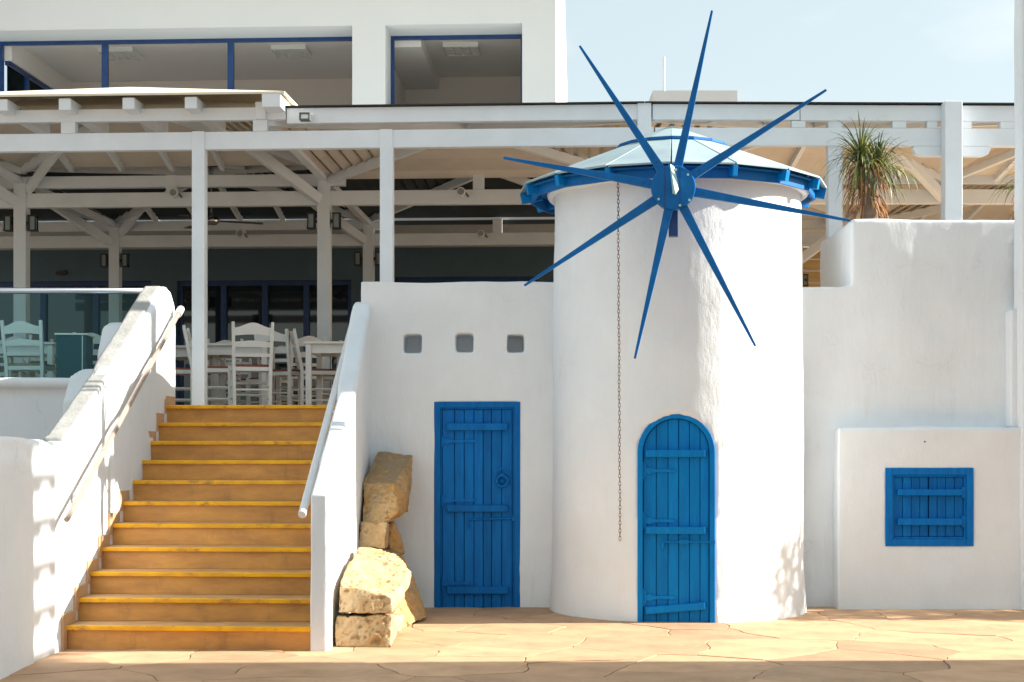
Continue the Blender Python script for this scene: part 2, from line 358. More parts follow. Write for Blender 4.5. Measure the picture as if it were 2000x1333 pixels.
for i, sdp in enumerate(seeds):
    poly = [sdp+Vector(q) for q in ((-1.6,-1.6),(1.6,-1.6),(1.6,1.6),(-1.6,1.6))]
    for j, o2 in enumerate(seeds):
        if j != i and (o2-sdp).length < 3.0: poly = clip(poly, sdp, o2)
        if len(poly) < 3: break
    if len(poly) < 3: continue
    pts = []
    for k in range(len(poly)):
        a, b = poly[k], poly[(k+1)%len(poly)]; n_ = max(1, int((b-a).length/.09))
        for t in range(n_): pts.append(a+(b-a)*(t/n_))
    pts = [warp(p) for p in pts]
    c_ = sum(pts, Vector((0,0)))/len(pts)
    if c_.y > 14.1: continue
    gap = random.uniform(.002,.008); tz = random.uniform(-.002,.004); tx = random.uniform(-.003,.003); ty = random.uniform(-.003,.003)
    vs = []; n_ = len(pts)
    def inset(p, d):
        v = c_-p; L = v.length
        return p+v*(min(.4, d/L) if L > 1e-4 else 0)
    for d, z in ((gap,-.035),(gap,-.0018),(gap+.005,0)):
        for p in pts:
            q = inset(p, d); vs.append((q.x-c_.x, q.y-c_.y, z+tz+tx*(q.x-c_.x)+ty*(q.y-c_.y)))
    vs.append((0,0,tz+.001))
    fs = [(r_*n_+k, r_*n_+(k+1)%n_, (r_+1)*n_+(k+1)%n_, (r_+1)*n_+k) for r_ in (0,1) for k in range(n_)]
    fs += [(2*n_+k, 2*n_+(k+1)%n_, 3*n_) for k in range(n_)]
    obj('flagstone', MB().add(vs, fs), M_flag, pv, loc=(c_.x, c_.y, 0)); nst += 1

# terrace deck behind the front walls
tag(obj('terrace_floor', MB().box(-12, 12, 14.2, 25, -.05, 1.755), M_floor), kind='structure')

# ================================================================== FRONT WALLS
# --- left block beside the mill: three square holes and the plank door
YB = 13.30
bw = thing('courtyard_wall', 'low white plastered wall with three square niches and a tall blue plank door, left of the windmill', 'wall', (0, YB, 0))
bxs = lambda a, b: (wx(a,YB), wx(b,YB)); bzs = lambda a, b: (wz(b,YB), wz(a,YB))
holes = [(*bxs(a,b), *bzs(c,d)) for a,b,c,d in ((788,824,653,690),(890,925,652,689),(990,1024,653,689))]
x0b, x1b = wx(705,YB), wx(1130,YB)
body = MB().box(x0b, x1b, 0, .75, -.3, wz(550,YB))
cuts = [MB().box(h[0],h[1],-.2,.30,h[2],h[3]) for h in holes]
D1 = (wx(848,YB), wx(1016,YB), -.02, wz(785,YB))
cuts.append(MB().box(D1[0]+.012, D1[1]-.012, -.2, .10, -.5, D1[3]-.012))
plaster('wall', body, cutters=cuts, parent=bw, seed=1, voxel=.015, soft=3, amp=.010)

def board(parent, name, m, x0, x1, y0, y1, z0, z1, tilt=0, bev=.004):
    mb_ = MB(); cx, cz = (x0+x1)/2, (z0+z1)/2
    Mx = Matrix.Translation((cx,0,cz)) @ Matrix.Rotation(-tilt, 4, 'Y') @ Matrix.Translation((-cx,0,-cz))
    mb_.box(x0, x1, y0, y1, z0, z1, Mx)
    return obj(name, mb_, m, parent, bev=bev)
def hinge(parent, m, x, z, L, y):
    h = MB(); h.box(x-.035, x-.005, y-.010, y, z-.07, z+.07); h.tube([(x-.003,y-.008,z-.05),(x-.003,y-.008,z+.05)], .009, 8)
    pr = [(0,-.022),(.04,-.028),(.07,-.014),(L-.06,-.011),(L-.045,-.019),(L,0),(L-.045,.019),(L-.06,.011),(L-.07,.014),(.07,.014),(.04,.028),(0,.022)]
    h.prism([(x+p,z+q) for p,q in pr], y-.008, y-.001)
    return obj('hinge', h, m, parent, bev=.002)
# door 1 (frame is the part; its boards and fittings are sub-parts)
fw = .052
dx0, dx1, dz0, dz1 = D1
fr = MB(); yf = -.006
fr.prism([(dx0,dz0),(dx0+fw,dz0),(dx0+fw,dz1-fw),(dx1-fw,dz1-fw),(dx1-fw,dz0),(dx1,dz0),(dx1,dz1),(dx0,dz1)], yf, .09)
fr.prism([(dx0+fw,dz0),(dx0+fw+.014,dz0),(dx0+fw+.014,dz1-fw-.014),(dx1-fw-.014,dz1-fw-.014),(dx1-fw-.014,dz0),(dx1-fw,dz0),(dx1-fw,dz1-fw),(dx0+fw,dz1-fw)], .010, .088)
door = obj('door', fr, M_blue, bw, bev=.004)
edges = [dx0+fw+.016]; widths = [.105,.082,.082,.078,.072,.085,.09]
sc = (dx1-dx0-2*fw-.032)/sum(widths)
for i, wd in enumerate(widths):
    a = edges[-1]; b = a+wd*sc; edges.append(b)
    board(door, 'plank', M_blue, a+.0028, b-.0028, .026+random.uniform(-.002,.003), .06, dz0, dz1-fw-.016, bev=.003)
obj('backing', MB().box(dx0+.02, dx1-.02, .062, .088, dz0, dz1-.02), M_blue, door)
for a,b,c,d in ((873,991,827,841),(873,992,987,1000),(873,992,1146,1160)):
    board(door, 'batten', M_blue, wx(a,YB), wx(b,YB), -.022, .027, wz(d,YB), wz(c,YB), bev=.005)
for py in (862,978,1140): hinge(door, M_blue, wx(864,YB), wz(py,YB), .30, .020)
hx, hz = wx(981,YB), wz(940,YB)
k = MB(); k.tube([(hx+.048*math.cos(t*math.pi/10), -.004, hz+.048*math.sin(t*math.pi/10)) for t in range(20)], .011, 8, closed=True); k.tube([(hx,.02,hz+.05),(hx,-.014,hz+.05)], .016, 10)
k.tube([(hx,.03,hz),(hx,.012,hz)], .02, 12)
obj('ring_handle', k, M_blue, door, smooth=True)
k = MB(); k.prism([(hx-.055,hz+.035),(hx-.05,hz+.075),(hx,hz+.105),(hx+.06,hz+.045),(hx+.065,hz+.06),(hx+.005,hz+.125),(hx-.07,hz+.09)], .008, .027)
obj('handle_plate', k, M_blue, door)
k = MB(); k.tube([(wx(918,YB),.012,wz(1015,YB)),(wx(1006,YB),.010,wz(1013,YB))], .009, 8); k.tube([(wx(918,YB),.012,wz(1015,YB)),(wx(914,YB),.008,wz(1022,YB)),(wx(915,YB),.006,wz(1030,YB)),(wx(920,YB),.008,wz(1031,YB))], .008, 8)
k.box(wx(1000,YB),wx(1009,YB),-.004,.02,wz(1018,YB),wz(1009,YB))
obj('door_hook', k, M_blue, door)

# --- right wall, two heights
YR = 13.39
rw = thing('courtyard_wall', 'tall stepped white plastered wall between the windmill and the right edge, palm growing on top', 'wall', (0, YR, 0))
b = MB(); zt = wz(428,YR); zl_ = wz(560,YR)
b.box(wx(1500,YR), wx(1672,YR), 0, .42, -.3, zl_)
b.box(wx(1663,YR), wx(2140,YR), .0, 1.42, -.3, zt)
plaster('wall', b, parent=rw, seed=2, voxel=.024, soft=4, amp=.014)
obj('bolt_hole', MB().tube([(wx(1806,13.17),-.226,wz(863,13.17)),(wx(1806,13.17),-.20,wz(863,13.17))], .008, 8), M_black, rw)
# --- bench-like box with the shutter
YS = 13.17
sb = thing('plinth_wall', 'projecting low white plaster plinth with a small blue shuttered window', 'wall', (0, YS, 0))
SH = (wx(1729,YS), wx(1901,YS), wz(1067,YS), wz(914,YS))
b = MB().box(wx(1637,YS), wx(2140,YS), 0, .45, -.3, wz(835,YS))
plaster('wall', b, cutters=[MB().box(SH[0]+.012,SH[1]-.012,-.2,.09,SH[2]+.012,SH[3]-.012)], parent=sb, seed=3, voxel=.020, soft=4, amp=.009)
x0,x1,z0,z1 = SH; fr = MB(); f_ = .06
def ring(mb_, x0,x1,z0,z1,f,y0,y1):
    mb_.box(x0,x0+f,y0,y1,z0,z1); mb_.box(x1-f,x1,y0,y1,z0,z1); mb_.box(x0+f,x1-f,y0,y1,z1-f,z1); mb_.box(x0+f,x1-f,y0,y1,z0,z0+f); return mb_
ring(fr, x0,x1,z0,z1,f_,-.010,.08); ring(fr, x0+f_,x1-f_,z0+f_,z1-f_,.018,.006,.078)
shut = obj('shutter', fr, M_blue, sb, bev=.003)
obj('backing', MB().box(x0+.02,x1-.02,.055,.076,z0+.02,z1-.02), M_blue, shut)
n_ = 8; a0 = x0+f_+.020; aw = (x1-x0-2*f_-.04)/n_
for i in range(n_):
    gp = .006 if i in (4,) else .0022; gq = .006 if i == 3 else .0022
    board(shut, 'plank', M_blue, a0+i*aw+gp, a0+(i+1)*aw-gq, .024+random.uniform(-.002,.002), .052, z0+f_+.02, z1-f_-.02, bev=.003)
for a,b_,c,d in ((1753,1878,956,968),(1753,1878,1013,1026)):
    board(shut, 'batten', M_blue, wx(a,YS), wx(b_,YS), -.020, .026, wz(d,YS), wz(c,YS), bev=.004)
    k = MB().box(wx(1879,YS), wx(1887,YS), -.004, .02, wz(d,YS)-.02, wz(c,YS)+.02); obj('hinge', k, M_blue, shut, bev=.002)
# --- pier at the right edge and the little fillet beside it
pr = MB().box(4.36, 4.9, 0, .21, -.3, 7.2)
o = plaster('pier', pr, parent=None, seed=4, voxel=.02, soft=4, amp=.006, loc=(0,13.145,0))
tag(o, 'tall white plastered pier at the far right edge of the courtyard', 'pier')
pr = MB().box(wx(1973,13.27), wx(1992,13.27), 0, .2, wz(836,13.27), wz(605,13.27))
o = plaster('pilaster', pr, parent=None, seed=5, voxel=.014, soft=4, amp=.004, loc=(0,13.25,0))
tag(o, 'narrow white plaster pilaster standing on the plinth against the right pier', 'pilaster')

# ================================================================== STAIRS
RISE, GO, Y1 = .16, .304, 10.55
XL, XR, SK = -3.07, -1.372, .10
stairs = thing('staircase', 'flight of brown tiled steps with yellow nosings rising between white walls', 'staircase', ((XL+XR)/2, Y1, 0))
ox = (XL+XR)/2
def slab(x0,x1,ya,yb,depth_a,depth_b,z0,z1):   # front edge runs from (x0,ya) to (x1,yb)
    return MB().add([(x0,ya,z0),(x1,yb,z0),(x1,yb+depth_b,z0),(x0,ya+depth_a,z0),(x0,ya,z1),(x1,yb,z1),(x1,yb+depth_b,z1),(x0,ya+depth_a,z1)],
                    [(3,2,1,0),(4,5,6,7),(0,1,5,4),(1,2,6,5),(2,3,7,6),(3,0,4,7)])
for k in range(1, 12):
    f = (k-1)*GO; z1 = k*RISE; a, b = f, f-SK; xl, xr = XL-.02-ox, XR+.02-ox
    last = k == 11
    D = .62 if last else GO+.04
    stp = obj('step', slab(xl,xr,a+.022,b+.022,D,D,z1-RISE-(.2 if k == 1 else 0),z1-.022), M_step, stairs, bev=.003)
    obj('tread', slab(xl,xr,a+.03,b+.03,D,D,z1-.0215,z1), M_tread, stp, bev=.003)
    ns = slab(xl,xr,a-.012,b-.012,.041,.041,z1-.031,z1+.001); obj('nosing', ns, M_nose, stp, bev=.006, seg=3)
    # stepped skirting tile on the left wall
    h = .085; xs0, xs1 = XL-.01-ox, XL+.014-ox
    p0 = [(f-h, z1-RISE+h-.001 if k > 1 else -.02), (f, z1-RISE+h-.001 if k > 1 else -.02), (f, z1), (f+GO-h-.002, z1), (f+GO-h-.002, z1+h), (f-h, z1+h)]
    if last: p0 = [(f-h, z1-RISE+h), (f, z1-RISE+h), (f, z1), (f+.36, z1), (f+.36, z1+h), (f-h, z1+h)]
    obj('skirting', MB().prism(p0, xs0, xs1, 'x'), M_skirt, stp, bev=.003)
# --- right stair wall (thin, sloping)
ws = thing('stair_wall', 'thin sloping white wall on the right side of the steps with rocks leaning on it', 'wall', (-1.31, 10.43, 0))
b = MB()
pf = [(0,-.3),(0,1.07),(.05,1.085),(1.66,1.80),(1.66,-.3)]
b.prism(pf, -.062, .058, 'x')
pf = [(1.6,-.3),(1.62,1.80),(1.68,1.88),(2.85,2.62),(3.0,2.66),(3.0,-.3)]
b.prism(pf, -.066, .085, 'x')
plaster('wall', b, parent=ws, seed=6, voxel=.018, soft=4, amp=.006)
# --- left stair wall
lw = thing('stair_wall', 'thick white sunlit wall on the left side of the steps, sloping up to a rounded end', 'wall', (-3.07, 7.0, 0))
b = MB(); P = lambda L: [(y-7.0, z) for y, z in L]
b.prism(P([(6.9,-.3),(6.9,1.42),(8.5,1.47),(10.55,1.42),(10.72,1.45),(11.86,1.94),(11.86,-.3)]), -.17, 0, 'x')
b.prism(P([(11.80,-.3),(11.80,1.955),(13.42,2.73),(13.60,2.815),(13.80,2.80),(13.96,2.70),(14.0,2.5),(14.0,-.3)]), -.165, .014, 'x')
b.box(-.62, -.13, .2, 3.5, -.3, 1.44)
b.prism(P([(12.25,-.3),(12.25,1.75),(12.42,1.97),(12.75,2.04),(13.3,2.02),(13.3,-.3)]), -.52, -.14, 'x')
b.prism(P([(13.2,-.3),(13.2,2.2),(13.36,2.44),(13.55,2.49),(14.04,2.47),(14.04,-.3)]), -.50, -.14, 'x')
b.prism(P([(6.8,-.3),(6.8,1.28),(7.0,1.32),(9.55,1.325),(9.72,1.28),(9.80,1.15),(9.82,.9),(9.82,-.3)]), -.3, .02, 'x')
plaster('wall', b, parent=lw, seed=7, voxel=.024, soft=6, amp=.007)
cp = [(10.62,1.432),(10.72,1.456),(11.84,1.946),(12.0,2.05),(13.42,2.738),(13.56,2.80)]
k = MB(); k.prism(P(cp)+P([(y-.012*.45, z-.05) for y, z in reversed(cp)]), -.172, -.028, 'x'); o = plaster('coping', k, M_coping, parent=lw, seed=11, voxel=.013, soft=2, amp=.006); o.location.z = .016
# retaining wall + slab under the glass balustrade
b = MB().box(-9, -3.36, 13.98, 14.5, -.3, wz(757,14)); b.box(-9, -3.3, 13.90, 14.5, wz(758,13.9), wz(737,13.9))
o = plaster('retaining_wall', b, seed=8, voxel=.03, soft=3, amp=.006); tag(o, 'shaded white retaining wall under the glass balustrade of the terrace', 'wall')

# handrails
def rail(nm, label, p0, p1, r, m, mb_under=None, wallx=None, brackets=(.12,.5,.88)):
    t = thing(nm, label, 'handrail', p0)
    p1 = Vector(p1)-Vector(p0); d = p1.normalized(); k = MB().tube([Vector((0,0,0)), p1], r, 14)
    obj('rail', k, m, t, smooth=False, bev=.004)
    for f in brackets:
        q = p1*f; k = MB(); dx = wallx-p0[0]
        k.tube([q+Vector((0,0,-r*.6)), q+Vector((0,0,-.055)), q+Vector((dx*.35,0,-.075)), q+Vector((dx,0,-.078))], .010, 8)
        k.tube([q+Vector((dx,0,-.078)), q+Vector((dx*.88,0,-.078))], .032, 12)
        obj('bracket', k, M_railw, t)
    return t
t = rail('handrail', 'handrail in the brown of its shaded underside, on white brackets along the sunlit left stair wall', at(130,1016,10.30), at(350,610,13.82), .020, M_railb, wallx=-3.06)
k = MB(); v = at(350,610,13.82)-at(130,1016,10.30); a_ = Vector((0,0,0)); 
k.tube([v*.985, v*1.02], .033, 14); obj('end_cap', k, M_railw, t)
t2 = rail('handrail', 'white tubular handrail running down the right stair wall', at(590,1006,10.40), at(691,622,13.95), .028, M_railw, wallx=-1.37)

# ================================================================== WINDMILL
MX, MY, MR = 1.415, 13.18, 1.063
mill = thing('windmill', 'round white windmill tower with conical roof, eight blue sail spars and arched blue door', 'windmill', (MX, MY, 0), R(-6.13))
tw = MB()
prof = [(0,-.3),(MR+.035,-.3),(MR+.03,.05),(MR+.008,.35),(MR,.9),(MR-.004,2.2),(MR-.012,3.56),(0,3.56)]
tw.lathe(prof, 72)
DP = -(MR-.030)                     # door plane, local y
dw = .305; zsp = wz(884,12.15); zap = wz(807,12.13); rr = zap-zsp
def arch(wd, z0, zs, rise, n=20): return [(-wd,z0)]+[(-wd*math.cos(math.pi*i/n), zs+rise*math.sin(math.pi*i/n)) for i in range(n+1)]+[(wd,z0)]
DXC = -.006
cut = MB().prism([(p+DXC,q) for p,q in arch(dw-.014,-.6,zsp,rr-.014)], -1.6, DP+.11)
plaster('tower', tw, cutters=[cut], parent=mill, seed=9, voxel=.02, soft=5, amp=.009)
# collar bead under the roof
col = MB(); 
for i in range(1):
    col.tube([((MR+.012)*math.cos(2*math.pi*k/64), (MR+.012)*math.sin(2*math.pi*k/64), 3.555) for k in range(64)], .048, 10, closed=True)
plaster('collar', col, parent=mill, seed=10, voxel=.012, soft=2, amp=.007)
# arched door
fo = arch(dw,-.02,zsp,rr); fi = arch(dw-.042,-.02,zsp,rr-.042)
fr = MB(); n_ = len(fo)
vs = []; fs = []
for (poly, y) in ((fo,DP-.012),(fi,DP-.012),(fo,DP+.09),(fi,DP+.09)):
    vs += [(p+DXC,y,q) for p,q in poly]
for i in range(n_-1):
    fs += [(i,i+1,n_+i+1,n_+i),(2*n_+i+1,2*n_+i,3*n_+i,3*n_+i+1),(i+1,i,2*n_+i,2*n_+i+1),(n_+i,n_+i+1,3*n_+i+1,3*n_+i)]
fs += [(0,n_,3*n_,2*n_),(n_-1,2*n_-1,4*n_-1,3*n_-1)]
fr.add(vs, fs)
adoor = obj('door', fr, M_blue2, mill, bev=.004)
iw = dw-.046; ws_ = [.105,.095,.085,.088,.085,.072]; s_ = 2*iw/sum(ws_); e = -iw
ztop = lambda x: zsp+(rr-.046)*math.sqrt(max(0,1-(x/iw)**2))
for wd in ws_:
    a, b_ = e+.0025, e+wd*s_-.0025; e += wd*s_
    poly = [(a,-.02),(b_,-.02)]+[(b_+(a-b_)*i/6, ztop(b_+(a-b_)*i/6)) for i in range(7)]
    obj('plank', MB().prism([(p+DXC,q) for p,q in poly], DP+.022+random.uniform(-.002,.003), DP+.05), M_blue2, adoor, bev=.003)
obj('backing', MB().prism([(p+DXC,q) for p,q in arch(dw-.02,-.02,zsp,rr-.02)], DP+.055, DP+.085), M_blue2, adoor)
YD = 12.16; lx = lambda px: (px-1321.5)/FOC*YD+DXC
for a,b_,c,d,tl in ((1262,1378,879,893,0),(1262,1378,1029,1043,0),(1262,1378,1181,1195,R(5.5))):
    board(adoor, 'batten', M_blue2, lx(a), lx(b_), DP-.024, DP+.022, wz(d,YD), wz(c,YD), tl, bev=.005)
for py in (920,1018,1168): hinge(adoor, M_blue2, lx(1262), wz(py,YD), .25, DP+.018)
k = MB(); k.tube([(lx(1296),DP+.004,wz(1059,YD)),(lx(1394),DP-.016,wz(1058,YD))], .008, 8); k.tube([(lx(1296),DP+.004,wz(1059,YD)),(lx(1295),DP+.004,wz(1072,YD))], .011, 8)
k.box(lx(1328),lx(1346),DP-.008,DP+.022,wz(1063,YD),wz(1054,YD)); k.box(lx(1386),lx(1397),DP-.022,DP+.0,wz(1062,YD),wz(1054,YD))
obj('door_bolt', k, M_blue2, adoor, bev=.002)
# roof: sixteen sheets, cap, ring, rafters, fascia
N = 16; RE, ZE, ZA = 1.31, 3.60, 4.13; RX = -.045
ang = lambda i: -math.pi/2+2*math.pi*i/N
pt = lambda r, i, z: Vector((RX+r*math.cos(ang(i)), r*math.sin(ang(i)), z))
sl_ = (ZA-ZE)/RE
for i in range(N):
    a, b_ = i+.012, i+1-.012
    top = [pt(RE,a,ZE), pt(RE,b_,ZE), pt(.20,b_,ZA-.20*sl_), pt(.20,a,ZA-.20*sl_)]
    lift = random.uniform(-.002,.002)
    vs = [p+Vector((0,0,lift)) for p in top]+[p+Vector((0,0,-.016+lift)) for p in top]
    obj('roof_panel', MB().add(vs, [(0,1,2,3),(7,6,5,4),(0,4,5,1),(1,5,6,2),(2,6,7,3),(3,7,4,0)]), M_roofpan, mill, bev=.003)
for i in range(N):
    a, b_ = i+.01, i+1-.01; z9 = ZA-.45*sl_+.018
    top = [pt(.45,a,z9), pt(.45,b_,z9), Vector((RX,0,ZA+.02))]
    vs = top+[p+Vector((0,0,-.016)) for p in top]
    obj('cap_panel', MB().add(vs, [(0,1,2),(5,4,3),(0,3,4,1),(1,4,5,2),(2,5,3,0)]), M_roofpan, mill)
k = MB(); z9 = ZA-.46*sl_+.012
for i in range(N): k.beam(pt(.462,i,z9), pt(.462,i+1,z9), .024, .022)
obj('cap_ring', k, M_sail, mill)
for i in range(N):
    a, b_ = pt(RE-.105,i,ZE-.046), pt(RE-.105,i+1,ZE-.046)
    obj('fascia', MB().beam(a, b_, .02, .125), M_sail, mill, bev=.002)
    q = MB()
    d1 = pt(RE-.012,i,ZE-.062); d0 = pt(1.12,i,ZE-.062+(RE-1.12)*sl_*.5)
    q.beam(d0, d1, .042, .10, .042, .085)
    obj('rafter', q, M_blue2, mill, bev=.003)
    obj('soffit', MB().add([pt(.9,i+.02,ZE-.022+.435*sl_-.01), pt(.9,i+.98,ZE-.022+.435*sl_-.01), pt(RE-.05,i+.98,ZE-.024), pt(RE-.05,i+.02,ZE-.024),
        pt(.9,i+.02,ZE-.036+.435*sl_-.01), pt(.9,i+.98,ZE-.036+.435*sl_-.01), pt(RE-.05,i+.98,ZE-.038), pt(RE-.05,i+.02,ZE-.038)],
        [(0,1,2,3),(7,6,5,4),(0,4,5,1),(1,5,6,2),(2,6,7,3),(3,7,4,0)]), M_sail, mill)
obj('roof_core', MB().lathe([(0,3.45),(1.0,3.45),(1.0,3.60),(.5,3.86),(.0,4.04)], 32, (RX,0,0)), M_sail, mill)
# rotor
HX, HY, HZ = -.027, -1.592, wz(367,11.6)
k = MB(); k.tube([(HX,HY-.03,HZ),(HX,HY+.055,HZ)], .168, 40); hub = obj('hub', k, M_sail, mill, bev=.008)
k = MB().box(HX-.018-.05, HX-.013-.05, HY-.034, HY-.02, HZ-.155, HZ+.155); k.box(HX+.045, HX+.05, HY-.034, HY-.02, HZ-.155, HZ+.155); obj('seam', k, M_navy, hub)
for dx, dz in ((.05,-.14),(.12,-.10),(-.11,-.09),(.02,.13),(.11,.09)): obj('bolt', MB().tube([(HX+dx,HY-.03,HZ+dz),(HX+dx,HY-.042,HZ+dz)], .009, 8), M_fin, hub)
k = MB().add([(HX-.025,HY-.03,HZ+.165),(HX+.01,HY-.03,HZ+.15),(HX+.045,HY-.03,HZ-.02),(HX+.02,HY-.03,HZ-.06),(HX-.005,HY-.03,HZ-.05),(HX+.012,HY-.17,HZ-.045),(HX-.022,HY-.06,HZ+.168)],
             [(0,1,2,3,4),(6,5,2,1),(0,4,5,6),(6,1,0),(5,3,2),(4,3,5)])
obj('nose_wedge', k, M_fin, hub)
obj('shaft', MB().tube([(HX,HY+.05,HZ),(HX,-.7,HZ)], .055, 16), M_sail, mill)
obj('bearing_post', MB().box(HX-.036,HX+.036,HY+.17,HY+.26,wz(462,11.8),HZ+.1), M_navy, mill, bev=.004)
obj('bearing_beam', MB().box(HX-.06,HX+.06,HY+.2,-.9,HZ+.04,HZ+.12), M_sail, mill, bev=.004)
for i, a in enumerate((77.7,32.1,-11.5,-62.9,-102.7,-147.4,168.8,122.9)):
    L = (1.365,1.345,1.345,1.348,1.32,1.345,1.318,1.305)[i]
    d = Vector((math.cos(R(a)), 0, math.sin(R(a))))
    c0 = Vector((HX,HY+.018,HZ)); k = MB()
    k.beam(c0+d*.13, c0+d*L, .068, .048, .017, .018, up=(0,-1,0))
    sp = obj('sail_spar', k, M_sail, mill, bev=.003)
    q = c0+d*.23+Vector((0,-.030,0))
    obj('bolt', MB().tube([q, q+Vector((0,-.006,0))], .007, 8), M_navy, sp)
# chain
k = MB(); ztop_, zbot = wz(352,11.93), wz(1056,11.93); n_ = 92; st_ = (ztop_-zbot)/n_
for i in range(n_):
    z = ztop_-(i+.5)*st_; x_ = .0012*math.sin(i*.33)+.0009*i*.2
    h_, r_ = st_*.66, .0085
    lp = []
    for t in range(8):
        a = 2*math.pi*t/8; u = r_*math.cos(a); v_ = h_*math.sin(a)
        lp.append((x_+(u if i%2 else u*.35), (u*.35 if i%2 else u), z+v_))
    k.tube(lp, .0028, 5, closed=True)
ch = obj('chain', k, M_rust, loc=(wx(1207,11.93),11.93,0)); tag(ch, 'thin rusty chain hanging from the windmill eave down its white wall', 'chain')

# ================================================================== ROCKS
def rock(label, pts, m, seed, amp=.02, vox=.010, soft=4):
    bm = bmesh.new()
    for p in pts: bm.verts.new(p)
    r = bmesh.ops.convex_hull(bm, input=bm.verts)
    bmesh.ops.delete(bm, geom=list({v for v in r['geom_interior'] if isinstance(v, bmesh.types.BMVert)}), context='VERTS')
    bmesh.ops.recalc_face_normals(bm, faces=bm.faces)
    me = bpy.data.meshes.new('rock'); bm.to_mesh(me); bm.free()
    c = sum((v.co for v in me.vertices), Vector())/len(me.vertices); c.z = min(v.co.z for v in me.vertices)
    for v in me.vertices: v.co -= c
    o = bpy.data.objects.new('rock', me); C.objects.link(o)
    rm = o.modifiers.new('r','REMESH'); rm.mode = 'VOXEL'; rm.voxel_size = vox
    sm = o.modifiers.new('s','SMOOTH'); sm.factor = .5; sm.iterations = soft
    nm = bake(o); bpy.data.objects.remove(o)
    of = Vector((seed*5.3, seed*2.1, seed))
    for v, nv in zip(nm.vertices, [v.normal.copy() for v in nm.vertices]):
        p = v.co+of
        d = noise.fractal(p*4, 1.0, 2.1, 3)*amp*.8+noise.noise(p*22)*amp*.22
        pit = noise.noise(p*26+Vector((3,3,3)))
        if pit > .28: d -= (pit-.28)*amp*2.6
        fine = noise.noise(p*55+Vector((1,8,3)))
        if fine > .22: d -= (fine-.22)*amp*1.1
        big = noise.noise(p*9+Vector((7,1,3)))
        if big > .36: d -= (big-.36)*amp*4.0
        v.co += nv*d
    for p in nm.polygons: p.use_smooth = True
    nm.materials.clear()
    o = obj('rock', nm, m, loc=c); tag(o, label, 'rock', 'rocks stacked beside the stair wall'); return o
A = at
rock('bottom pitted block of the rock stack, flat on the paving', [A(654,1266,10.66),A(764,1266,10.62),A(656,1203,10.70),A(766,1203,10.66),A(784,1222,11.35),A(790,1200,11.3),A(690,1250,11.6),A(690,1200,11.6)], M_rock, 1, .024)
rock('broad pale block with a sloping top face, second from the bottom of the stack', [A(657,1199,10.68),A(768,1200,10.64),A(662,1142,10.72),A(768,1166,10.66),A(804,1118,11.5),A(796,1150,11.4),A(700,1068,12.0),A(745,1072,12.1),A(785,1092,11.9),A(690,1180,11.9),A(770,1180,11.6)], M_rock, 2, .024)
rock('small square block wedged under the top boulder', [A(701,1070,12.2),A(753,1072,12.15),A(706,1020,12.25),A(757,1020,12.2),A(760,1030,12.9),A(758,1070,12.9),A(708,1022,12.9),A(706,1070,12.9)], M_rock, 3, .018)
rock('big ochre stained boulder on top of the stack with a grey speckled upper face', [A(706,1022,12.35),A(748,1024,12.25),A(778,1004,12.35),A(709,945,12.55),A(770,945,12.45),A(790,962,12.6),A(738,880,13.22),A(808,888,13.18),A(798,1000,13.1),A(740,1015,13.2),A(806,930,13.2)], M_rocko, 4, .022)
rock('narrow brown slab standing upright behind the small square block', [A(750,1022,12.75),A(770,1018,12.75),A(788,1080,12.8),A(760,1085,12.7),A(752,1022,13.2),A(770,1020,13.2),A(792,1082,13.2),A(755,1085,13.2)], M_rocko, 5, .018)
rock('leaning brown slab flaring out at the foot of the wall beside the blue door', [A(752,1072,12.5),A(786,1080,12.6),A(806,1120,12.6),A(822,1185,12.5),A(832,1206,12.3),A(795,1222,11.9),A(772,1236,11.5),A(752,1200,11.9),A(760,1085,13.2),A(800,1120,13.2),A(830,1196,13.2),A(760,1196,13.2)], M_rocko, 6, .02)

